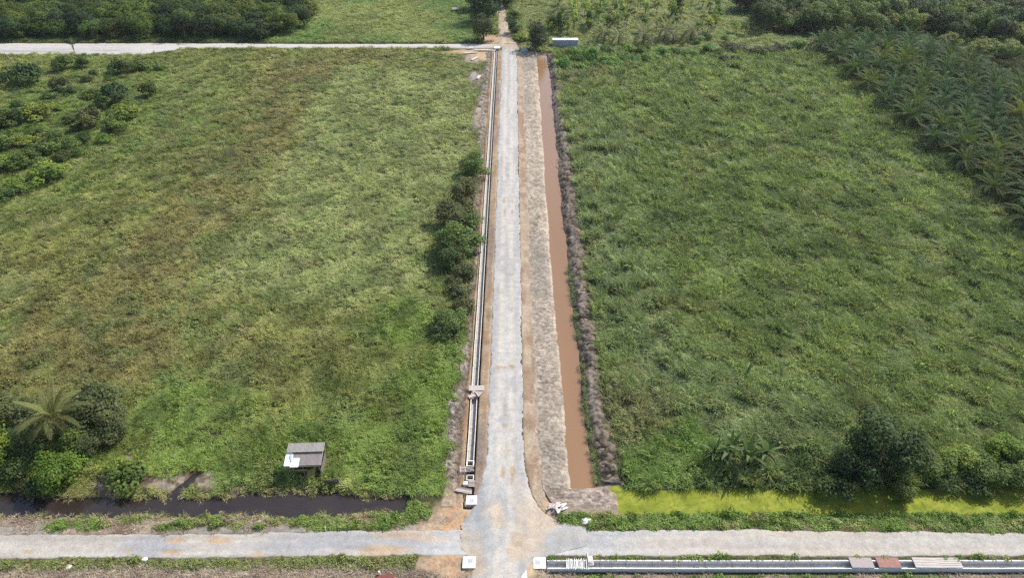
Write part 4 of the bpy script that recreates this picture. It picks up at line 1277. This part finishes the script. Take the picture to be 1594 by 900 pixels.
def nuts(e, rs):
    for i in range(7):
        a = i * .9
        m = MB(); r = .13
        rings = [(-.9, .45), (-.3, .95), (.4, .9), (.95, .35)]
        vs = []
        for zz_, q in rings:
            for j in range(7): vs.append((r * q * math.cos(j * .897), r * q * math.sin(j * .897), zz_ * r * 1.25))
        fs_ = [(k * 7 + j, k * 7 + (j + 1) % 7, k * 7 + 7 + (j + 1) % 7, k * 7 + 7 + j) for k in range(3) for j in range(7)] + [tuple(range(21, 28)), tuple(range(6, -1, -1))]
        m.add(vs, fs_)
        o = m.build('coconut', M_nut, e, (.5 + .3 * math.cos(a), .3 * math.sin(a), 4.85 + .1 * (i % 2)))


M_nut = plain_mat('coconut_husk', (.22, .15, .06), (.13, .09, .04), 4, .7)
x, y = G(78, 644, 6.2)
palm('coconut_palm', x - .5, y, COCF, COCT, 5.2, 5.2, 20, (.108, .116, .044), 'coconut palm with spread fronds in the tree cluster at the lower left', 'coconut palms', sc=1.08, el=(86, 2), lean=.5, extra=nuts, seed=903)
for i, (px, py, s_, lb) in enumerate(((940, 64, .72, 'leftmost short coconut palm beyond the right field'), (962, 69, .62, 'second coconut palm from the left beyond the right field, dry trunk'),
                                    (1000, 70, .95, 'third coconut palm from the left beyond the right field, broad crown'), (1034, 62, .98, 'fourth coconut palm from the left beyond the right field'),
                                    (1047, 66, .60, 'smallest coconut palm beyond the right field'), (1074, 62, .88, 'rightmost coconut palm beyond the right field'))):
    x, y = G(px, py)
    palm('coconut_palm', x, y, COCF, COCT2, 2.6, 2.6, 17, (.17, .17, .105), lb, 'coconut palms', sc=s_ * 1.5, el=(80, -12), lean=.15, seed=40 + i)

# ---- strap-leaved plants by the algae canal
def strap_leaf(name, L, w, bend, seed):
    n = 7; P = []; a = 0; p = np.zeros(3); V = []; C = []
    for i in range(n):
        u = i / (n - 1); ww = w * (math.sin(math.pi * (.12 + .86 * u)) ** .6) * (1 - u * .25)
        V += [p + np.array((0, -ww / 2, .10 * ww)), p.copy(), p + np.array((0, ww / 2, .10 * ww))]
        C += [(1, 1, 1), (1.35, 1.35, 1.1), (1, 1, 1)]
        a = -bend * u ** 2
        p = p + L / (n - 1) * np.array((math.cos(a), 0, math.sin(a)))
    F = []
    for i in range(n - 1):
        for k in range(2): F.append((i * 3 + k, i * 3 + k + 1, i * 3 + k + 4, i * 3 + k + 3))
    me = fast_mesh(name, np.array(V), np.array(F), np.array(C)); me.materials.append(M_palm); return me


LEAF = [strap_leaf('leaf', 2.6, .46, b, 0) for b in (.5, 1.1, 1.9)]
M_stalk = plain_mat('fibrous_stalk', (.28, .19, .10), (.15, .10, .06), 5, .9)
ST = palm_trunk('stalk', 1.6, .16, .13, 0, 5)
ST.materials.clear(); ST.materials.append(M_stalk)
for i, (px, py, s_, lb) in enumerate(((1112, 705, .85, 'leftmost strap-leaved plant on the canal bank'), (1136, 703, 1.0, 'second strap-leaved plant from the left on the canal bank'),
                                    (1163, 712, 1.05, 'strap-leaved plant with an exposed brown stalk, third from the left'), (1192, 707, .95, 'rightmost strap-leaved plant on the canal bank'))):
    x, y = G(px, py, 2.0)
    s_ *= 1.2
    e = empty('strap_leaf_plant', (x, y, .35), i * 1.3, (s_, s_, s_)); tag(e, lb, 'plant', 'strap-leaved plants on the canal bank')
    o = bpy.data.objects.new('stalk', ST); COL.objects.link(o); o.parent = e
    for j in range(14):
        u = j / 13; o = bpy.data.objects.new('leaf', LEAF[0 if u < .4 else 1 if u < .75 else 2]); COL.objects.link(o); o.parent = e
        o.location = (0, 0, 1.55); o.rotation_euler = (random.uniform(-.2, .2), -math.radians(78 - 70 * u + random.uniform(-6, 6)), j * 2.4 + random.uniform(-.2, .2))
        k = random.uniform(.8, 1.1); o.scale = (k, k, k); l = random.uniform(.8, 1.2) * (1 if u < .8 else .8)
        o.color = (.075 * l, .11 * l, .045 * l, 1)
# one lone seedling in the right field
x, y = G(1160, 592)
e = empty('strap_leaf_plant', (x, y, .6), 0, (.7, .7, .7)); tag(e, 'lone strap-leaved seedling poking out of the right field', 'plant')
o = bpy.data.objects.new('stalk', ST); COL.objects.link(o); o.parent = e
for j in range(7):
    o = bpy.data.objects.new('leaf', LEAF[j % 3]); COL.objects.link(o); o.parent = e
    o.location = (0, 0, 1.5); o.rotation_euler = (0, -math.radians(70 - 7 * j), j * 2.4); o.color = (.07, .11, .04, 1)

# ------------------------------------------------------------------ grass, reeds, weeds, straw (uncountable)
def blade_tuft(seed, n, r, h, w, bend, lean=.25, plume=0):
    rs = np.random.RandomState(seed)
    V = []; F3 = []; C = []
    for i in range(n):
        a = rs.uniform(0, 2 * np.pi); q = r * rs.uniform(0, 1) ** .6
        b = np.array((q * math.cos(a), q * math.sin(a), 0))
        dr = unit(np.array((math.cos(a) + rs.normal() * .6, math.sin(a) + rs.normal() * .6, 0)))
        sd_ = np.array((-dr[1], dr[0], 0)) * w * rs.uniform(.7, 1.3) * .5
        hh = h * rs.uniform(.6, 1.15); bd = bend * rs.uniform(.5, 1.4) * hh
        p1 = b + dr * bd * .25 + np.array((0, 0, hh * .62)); p2 = b + dr * bd + np.array((0, 0, hh * (1 - .25 * bend)))
        k = len(V)
        V += [b - sd_ * .7, b + sd_ * .7, p1 + sd_, p1 - sd_, p2]
        F3 += [(k, k + 1, k + 2), (k, k + 2, k + 3), (k + 3, k + 2, k + 4)]
        l = rs.uniform(.72, 1.28); g = rs.uniform(-.1, .1)
        C += [(l * (1 + g), l, l * (1 - g))] * 5
    me = fast_mesh('tuft', np.array(V), np.array(F3), np.array(C)); me.materials.append(M_grass); return me


def weed_tuft(seed, n, r, h, leaf):
    rs = np.random.RandomState(seed)
    d = unit(rs.normal(size=(n, 3))); d[:, 2] = np.abs(d[:, 2])
    pos = d * np.array((r, r, h)) * (rs.uniform(.35, 1, n) ** .5)[:, None]
    nr = unit(d * .5 + np.array((0, 0, .8)) + rs.normal(size=(n, 3)) * .45)
    t = unit(np.cross(nr, rs.normal(size=(n, 3))))
    s = leaf * rs.uniform(.6, 1.4, n)
    v, f = quads_from(pos, t, nr, s, s * .65)
    l = rs.uniform(.7, 1.3, n)[:, None]
    me = fast_mesh('tuft', v, f, np.repeat(np.tile(l, (1, 3)), 4, 0)); me.materials.append(M_grass); return me


tufts = bpy.data.collections.new('tuft_shapes')
KINDS = [
    [blade_tuft(300 + i, 26, .30, .30, .055, .7) for i in range(3)],          # 0 short verge grass
    [blade_tuft(310 + i, 40, .50, .56, .046, 1.0) for i in range(3)],          # 1 meadow grass
    [weed_tuft(320 + i, 52, .50, .55, .17) for i in range(3)],                # 2 broad-leaved weed
    [blade_tuft(330 + i, 38, .55, 1.25, .055, .75) for i in range(3)],         # 3 tall cane grass
    [blade_tuft(340 + i, 24, .45, .22, .045, 2.2) for i in range(3)],         # 4 fallen straw
]
for a, ms in enumerate(KINDS):
    for b, me in enumerate(ms):
        o = bpy.data.objects.new('tuft_%d%d' % (a, b), me); tufts.objects.link(o)


def gn_group():
    g = bpy.data.node_groups.new('scatter', 'GeometryNodeTree')
    g.interface.new_socket('Geometry', in_out='INPUT', socket_type='NodeSocketGeometry')
    g.interface.new_socket('Geometry', in_out='OUTPUT', socket_type='NodeSocketGeometry')
    n = g.nodes; L = g.links
    gi = n.new('NodeGroupInput'); go = n.new('NodeGroupOutput')
    ci = n.new('GeometryNodeCollectionInfo'); ci.inputs['Collection'].default_value = tufts
    ci.inputs['Separate Children'].default_value = True; ci.inputs['Reset Children'].default_value = True
    ip = n.new('GeometryNodeInstanceOnPoints'); ip.inputs['Pick Instance'].default_value = True

    def na(name, t):
        q = n.new('GeometryNodeInputNamedAttribute'); q.data_type = t; q.inputs['Name'].default_value = name; return q
    L.new(gi.outputs[0], ip.inputs['Points']); L.new(ci.outputs[0], ip.inputs['Instance'])
    L.new(na('idx', 'INT').outputs[0], ip.inputs['Instance Index'])
    er = n.new('FunctionNodeEulerToRotation'); L.new(na('rot', 'FLOAT_VECTOR').outputs[0], er.inputs[0])
    L.new(er.outputs[0], ip.inputs['Rotation'])
    L.new(na('scl', 'FLOAT_VECTOR').outputs[0], ip.inputs['Scale'])
    L.new(ip.outputs[0], go.inputs[0])
    return g


SCATTER = gn_group()


def scatter(name, x, y, kind, scl, zsc, tint, label, cat, tilt=.25, dz=-.03):
    n = len(x)
    me = bpy.data.meshes.new(name); me.vertices.add(n)
    z = Z(x, y) + dz
    me.vertices.foreach_set('co', np.stack([x, y, z], -1).astype(np.float32).ravel())
    a = me.attributes.new('idx', 'INT', 'POINT'); a.data.foreach_set('value', (kind * 3 + R.randint(0, 3, n)).astype(np.int32))
    a = me.attributes.new('rot', 'FLOAT_VECTOR', 'POINT')
    a.data.foreach_set('vector', np.stack([R.uniform(-tilt, tilt, n), R.uniform(-tilt, tilt, n), R.uniform(0, 6.283, n)], -1).astype(np.float32).ravel())
    a = me.attributes.new('scl', 'FLOAT_VECTOR', 'POINT'); a.data.foreach_set('vector', np.stack([scl, scl, zsc], -1).astype(np.float32).ravel())
    a = me.attributes.new('tint', 'FLOAT_COLOR', 'POINT')
    c = np.ones((n, 4), np.float32); c[:, :3] = np.asarray(tint) * np.array((2.14, 2.03, 2.05)); a.data.foreach_set('color', c.ravel())
    me.materials.append(M_grass)
    o = link(name, me)
    md = o.modifiers.new('scatter', 'NODES'); md.node_group = SCATTER
    tag(o, label, cat, None, 'stuff')
    print(name, n)
    return o


def sample(x0, x1, y0, y1, dens):
    n = int((x1 - x0) * (y1 - y0) * dens)
    x = R.uniform(x0, x1, n); y = R.uniform(y0, y1, n)
    k = np.abs(x) < .604 * y + 40
    return x[k], y[k]


def free(x, y):
    ok = ~road_zone(x, y, .05) & ~spoil_zone(np.where(np.abs(x) < 16, x + R.normal(0, .32, len(x)), x), y)
    ok &= ~((x > -7.2) & (x < 11.5) & (y > 51.5) & (y < 229))
    ok &= R.rand(len(x)) > orange_mask(x, y) * 1.5
    ok &= R.rand(len(x)) > mudpatch(x, y) * 1.25
    ok &= ~((np.minimum(y - ditch_s(x), ditch_n(x) - y) > -.15) & (x < -13.0))
    ok &= ~((inlet_d(x, y) > -.2) & (y > 51))
    ok &= ~((np.minimum(y - algae_s(x), algae_n(x) - y) > .12) & (x > 12.6))
    ok &= ~((y > 42.4) & (y < 44.2) & (x > 3.0))
    for px, py in ((734, 779), (730, 876), (840, 879)):
        a, b = G(px, py); ok &= ~((np.abs(x - a) < .95) & (np.abs(y - b) < .95))
    ok &= ~((np.abs(x - sx) < 2.3) & (np.abs(y - sy - .4) < 1.2))
    for px, py in ((1112, 722), (1136, 720), (1163, 728), (1192, 722)):
        a, b = G(px, py); ok &= ~((np.abs(x - a) < .9) & (np.abs(y - b + .3) < 1.0))
    return ok


BANDS = [(53.2, 75, 6.0, 1.0), (75, 100, 4.4, 1.08), (100, 140, 2.9, 1.22), (140, 185, 1.9, 1.42), (185, 232.5, 1.35, 1.65)]


def bands(x0, x1, mul=1.0, y0=0, y1=999):
    xs_ = []; ys_ = []; sc = []
    for a, b, d, s in BANDS:
        a = max(a, y0); b = min(b, y1)
        if a >= b: continue
        lim = .604 * b + 40
        xx, yy = sample(max(x0, -lim), min(x1, lim), a, b, d * mul)
        xs_.append(xx); ys_.append(yy); sc.append(np.full(len(xx), s))
    return np.concatenate(xs_), np.concatenate(ys_), np.concatenate(sc)


def in_poly(x, y, pts, wob, seed):
    """soft 0..1 membership of a patch outlined on the ground, its border frayed"""
    P = [G(*p) for p in pts]
    tot = 0 * x
    for k_ in range(5):
        jx = x + wob * 2 * (fbm(x * .12, y * .12, seed) - .5) + R.normal(0, wob * .28, len(x))
        jy = y + wob * 2 * (fbm(x * .12 + 9, y * .12, seed + 1) - .5) + R.normal(0, wob * .28, len(x))
        c = np.zeros(len(x), bool)
        for (x1, y1), (x2, y2) in zip(P, P[1:] + P[:1]):
            if y1 == y2: continue
            c ^= ((y1 > jy) != (y2 > jy)) & (jx < (x2 - x1) * (jy - y1) / (y2 - y1) + x1)
        tot = tot + c
    return tot / 5


# --- left meadow
x, y, s = bands(-190, -5, 1.0)
k = free(x, y) & (y < 232.6) & (x < field_l(y) + 1.2) & (y > np.where(x < -13, ditch_n(x) - .1, 48.9))
x, y, s = x[k], y[k], s[k]
n1 = fbm(x * .035, y * .030, 401); n2 = fbm(x * .16, y * .13, 402); n3 = fbm(x * .5, y * .42, 403)
brown = 0 * x; lite = 0 * x; vivid = 0 * x
for a in ((420, 190, 12, 26), (380, 270, 12, 20), (330, 350, 14, 18), (260, 430, 18, 14), (120, 520, 26, 12), (40, 480, 18, 12), (230, 560, 18, 9), (470, 110, 16, 14), (620, 90, 24, 6), (60, 600, 18, 6), (260, 590, 10, 4)):
    brown = np.maximum(brown, blob(x, y, *a, .9, 411))
for a in ((620, 170, 26, 40), (540, 300, 22, 26), (450, 410, 16, 14), (600, 420, 14, 12), (300, 130, 10, 12), (640, 240, 18, 30)):
    lite = np.maximum(lite, blob(x, y, *a, .8, 412))
for a in ((560, 690, 16, 4.5), (660, 620, 8, 9), (300, 700, 16, 4), (680, 690, 6, 9), (400, 730, 14, 3), (640, 740, 8, 5), (270, 640, 10, 6), (690, 560, 3.5, 6), (640, 500, 6, 6)):
    vivid = np.maximum(vivid, blob(x, y, *a, .8, 413))
lite = np.maximum(lite * .35, in_poly(x, y, [(520, 105), (742, 112), (748, 210), (695, 320), (650, 445), (520, 480), (370, 465), (325, 430), (400, 330), (450, 245), (485, 170)], 5, 481))
brown = np.maximum(brown * .55, in_poly(x, y, [(430, 92), (520, 100), (480, 180), (445, 250), (395, 330), (325, 432), (300, 560), (0, 610), (0, 470), (140, 430), (260, 330), (370, 215)], 6, 483))
tint = mixc((.098, .112, .034), (.128, .140, .044), sm(.35, .65, n2))
tint = mixc(tint, (.104, .092, .036), .80 * brown * sm(.30, .58, n2 * .5 + n3 * .5 + .05))
tint = mixc(tint, (.138, .160, .062), .95 * lite)
tint = mixc(tint, (.080, .122, .026), .85 * np.clip(vivid, 0, 1) * sm(.2, .5, n2))
tint = mixc(tint, (.062, .098, .030), .45 * sm(.52, .66, fbm(x * .22, y * .18, 404)))
tint = mixc(tint, (.066, .104, .026), .7 * blob(x, y, 70, 190, 34, 42, .6, 414))
tint = mixc(tint, (.150, .152, .070), .40 * sm(.60, .72, fbm(x * .3, y * .26, 405)) * (1 - vivid))
tint = tint * (.88 + .24 * R.rand(len(x)))[:, None]
kind = np.where((fbm(x * .45, y * .4, 406) > .54) | (R.rand(len(x)) < .16 + .3 * brown), 2, 1)
hum = sm(.36, .64, fbm(x * .55, y * .48, 407)) * 1.05 + .42
tint = tint * (.84 + .34 * sm(.36, .64, fbm(x * .30 + 5, y * .24, 409, 3)))[:, None] * 1.06
hum = hum * (1 + .5 * sm(.6, .75, vn(x * .35, y * .3, 408)))
hum = hum * np.where(lite > .4, .85, 1.0)
sc = s * R.uniform(.8, 1.25, len(x))
scatter('meadow_grass', x, y, kind, sc, R.uniform(.8, 1.2, len(x)) * .85 * hum * (.9 + .25 * R.rand(len(x))), tint, 'yellow green and brownish meadow grass covering the left field', 'grass')

# --- right field of tall cane grass
x, y, s = bands(4, 175, .85)
k = free(x, y) & (y < 229) & (x > field_r(y) - 1.0) & (y > np.where(x > 12.8, algae_n(x) + .1, 55))
k &= (x < 101.5) | (R.rand(len(x)) < .6)
x, y, s = x[k], y[k], s[k]
n2 = fbm(x * .14, y * .11, 422); n3 = fbm(x * .45, y * .35, 423)
tint = mixc((.080, .108, .036), (.104, .132, .045), sm(.35, .65, n2))
reed = np.maximum(np.maximum(blob(x, y, 1200, 660, 9, 7, .9, 431), blob(x, y, 1010, 520, 5, 12, .9, 432)), np.maximum(blob(x, y, 1070, 610, 9, 6, .9, 433), blob(x, y, 930, 230, 7, 26, .9, 434)))
reed = np.maximum(reed, np.maximum(blob(x, y, 920, 330, 6, 20, .9, 435), blob(x, y, 970, 430, 6, 14, .9, 436)))
tint = mixc(tint, (.108, .135, .066), .75 * reed)
tint = mixc(tint, (.078, .128, .030), .7 * np.maximum(np.maximum(blob(x, y, 1010, 730, 6, 3.5, .8, 437), blob(x, y, 1060, 700, 5, 4, .8)), blob(x, y, 900, 100, 8, 7, .8)))
tint = mixc(tint, (.118, .118, .050), .3 * sm(.62, .74, fbm(x * .12, y * .10, 424)))
tint = mixc(tint, (.115, .105, .060), .55 * np.maximum(blob(x, y, 985, 640, 4, 5, .9), blob(x, y, 905, 118, 9, 6, .9)))
tint = mixc(tint, (.052, .074, .030), .6 * sm(.55, .68, fbm(x * .25, y * .2, 425)))
tint = tint * (.86 + .28 * R.rand(len(x)))[:, None]
w2 = fbm(x * .4, y * .34, 426)
kind = np.where((w2 > .50) & (R.rand(len(x)) < .75), 2, 3)
kind = np.where((reed < .25) & (R.rand(len(x)) < .42), 1, kind)
hum = sm(.36, .64, fbm(x * .55, y * .46, 427)) * 1.05 + .48
tint = tint * (1.06 + .26 * sm(.36, .64, fbm(x * .27 + 5, y * .2, 429, 3)))[:, None]
sc = s * R.uniform(.8, 1.2, len(x))
zs = sc / s ** .6 * hum * np.where(kind == 1, 1.9, np.where(kind == 2, 1.8, 1.0)) * (1 + .35 * reed)
zs = zs * np.where(x > 101, .9, 1.0)
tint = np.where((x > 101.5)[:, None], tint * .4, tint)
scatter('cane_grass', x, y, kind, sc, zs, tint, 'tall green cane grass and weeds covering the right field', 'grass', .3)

# --- grassland and undergrowth beyond
lim = 240
x, y = sample(-235, 235, 226, 305, 1.15)
k = free(x, y) & ((y > 238.3) | ((x > 2.6) & (y > 228)))
x, y = x[k], y[k]
n2 = fbm(x * .05, y * .04, 441)
tint = mixc((.105, .130, .042), (.140, .165, .055), sm(.35, .65, n2))
tint = mixc(tint, (.075, .130, .035), .7 * sm(.5, .68, fbm(x * .07, y * .05, 442)))
tint = mixc(tint, mixc((.105, .140, .040), (.15, .155, .065), fbm(x * .12, y * .1, 445)), .75 * (x > 3))
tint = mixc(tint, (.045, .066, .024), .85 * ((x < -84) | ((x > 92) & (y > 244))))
tint = tint * (.85 + .3 * R.rand(len(x)))[:, None]
kind = np.where((fbm(x * .3, y * .3, 443) > .55) & (x > 3), 2, 1)
sc = 1.9 * R.uniform(.8, 1.25, len(x))
scatter('far_grass', x, y, kind, sc, sc * .6 * (.35 + .75 * sm(.35, .65, fbm(x * .25, y * .2, 444))), tint, 'pale green grassland and weeds beyond the far road', 'grass')

# --- verges of the near cross road
def verge(x0, x1, y0, y1, dens): return sample(x0, x1, y0, y1, dens)
x, y = verge(-75, 75, 39, 51.8, 16)
k = free(x, y) & ~road_zone(x, y, .12)
k &= R.rand(len(x)) > verge_bare(x, y) * 1.15
k &= ~((x > -3.5) & (x < 4) & (y < 44.6)) & ~((x < -1) & (x > -13.2) & (y > 49) & (orange_mask(x, y) > .1))
k &= ~((x > 3.4) & (x < 13) & (y > 50.9))
x, y = x[k], y[k]
tint = mixc((.070, .120, .024), (.100, .140, .036), fbm(x * .3, y * .5, 451))
tint = mixc(tint, (.150, .135, .065), .6 * sm(.55, .7, fbm(x * .4, y * .7, 452)))
tint = mixc(tint, (.12, .12, .055), .5 * ((y < 44.5) & (x < 0)))
tint = tint * (.8 + .4 * R.rand(len(x)))[:, None]
kind = np.where(R.rand(len(x)) < .22, 2, 0)
tall = sm(.5, .7, fbm(x * .7, y * .9, 453)) + 1.0 * ((x > 12) & (y > 49.9) & (fbm(x * .5, y * .3, 454) > .54))
sc = R.uniform(.75, 1.25, len(x))
scatter('verge_grass', x, y, kind, sc * .95, sc * (.55 + 1.0 * tall), tint, 'short bright grass on the verges of the near cross road', 'grass')

# --- straw, dead stalks and clods
x, y = verge(-75, 75, 39, 51.5, 11)
k = free(x, y) & ~road_zone(x, y, .15) & (R.rand(len(x)) < verge_bare(x, y) * np.where(y < 44.4, 1.0, .22))
k &= ~((x > -3.5) & (x < 3.6))
x, y = x[k], y[k]
tint = mixc((.15, .125, .095), (.25, .215, .165), R.rand(len(x)))
tint = mixc(tint, (.13, .10, .08), .7 * sm(.5, .65, fbm(x * .6, y * .8, 461)))
sc = R.uniform(.7, 1.3, len(x))
scatter('dry_straw', x, y, 0 * kind[:1].repeat(len(x)) + 4, sc, sc * R.uniform(.6, 1.5, len(x)), tint, 'grey brown straw and dead stalks along the lower verge', 'straw')
# --- dead stalks on the dug mud and thin weeds on the canal's outer edge
x, y, s = bands(10.2, 15.2, .55, 55, 225)
k = (x > canal_r(y) + .1) & (x < field_r(y) + .2)
x, y, s = x[k], y[k], s[k]
u = (x - canal_r(y)) / (field_r(y) - canal_r(y))
tint = mixc((.09, .075, .055), (.19, .165, .125), R.rand(len(x)))
gr = ((u < .24) & (y < 105)) | (u > .72)
k = gr & (R.rand(len(x)) < .75) | (R.rand(len(x)) < .14)
tint = np.where(gr[:, None], mixc((.06, .085, .03), (.10, .12, .045), R.rand(len(x))), tint)
x, y, s, u, tint, gr = x[k], y[k], s[k], u[k], tint[k], gr[k]
scatter('bank_stalks', x, y, np.where(gr, 1, 4), s * .8, s * np.where(gr, .6, 1.3), tint, 'dead stalks and thin weeds on the spoil heap beside the canal', 'weeds', dz=.12)
x, y, s = bands(-9.8, -6.6, .5, 55, 228)
k = (x > field_l(y)) & (x < -6.7)
x, y, s = x[k], y[k], s[k]
scatter('drain_stalks', x, y, np.full(len(x), 4), s * .8, s * 1.2, mixc((.09, .075, .06), (.20, .175, .14), R.rand(len(x))), 'dead roots and stalks on the clods beside the roadside drain', 'straw', dz=.10)
# --- reeds leaning over the dark ditch
x, y = sample(-70, -13.5, 49.4, 54.0, 7.0)
d_ = np.minimum(np.abs(y - ditch_s(x)), np.abs(y - ditch_n(x)))
k = (d_ < .5) & (R.rand(len(x)) < .75 * sm(.40, .6, fbm(x * .35, y * .2, 471)))
x, y = x[k], y[k]
tint = mixc((.10, .12, .04), (.24, .21, .12), R.rand(len(x)))
scatter('ditch_reeds', x, y, np.where(R.rand(len(x)) < .5, 1, 2), R.uniform(.6, 1.0, len(x)), R.uniform(.6, 1.2, len(x)), tint, 'thin reeds and dry grass along the edges of the dark ditch', 'reeds', .4)

# ------------------------------------------------------------------ thin haze in the air
m, nt, bs, L = newmat('haze')
nt.nodes.remove(bs)
pv = N(nt, 'ShaderNodeVolumePrincipled')
pv.inputs['Color'].default_value = (.86, .92, 1.0, 1)
pv.inputs['Density'].default_value = .00006
pv.inputs['Anisotropy'].default_value = .3
L.new(pv.outputs[0], nt.nodes['Material Output'].inputs['Volume'])
hz_ = MB(); hz_.box(-2600, 2600, -400, 3300, -4, 74)
tag(hz_.build('haze', m), 'thin pale haze in the air over the fields', 'haze', None, 'stuff')
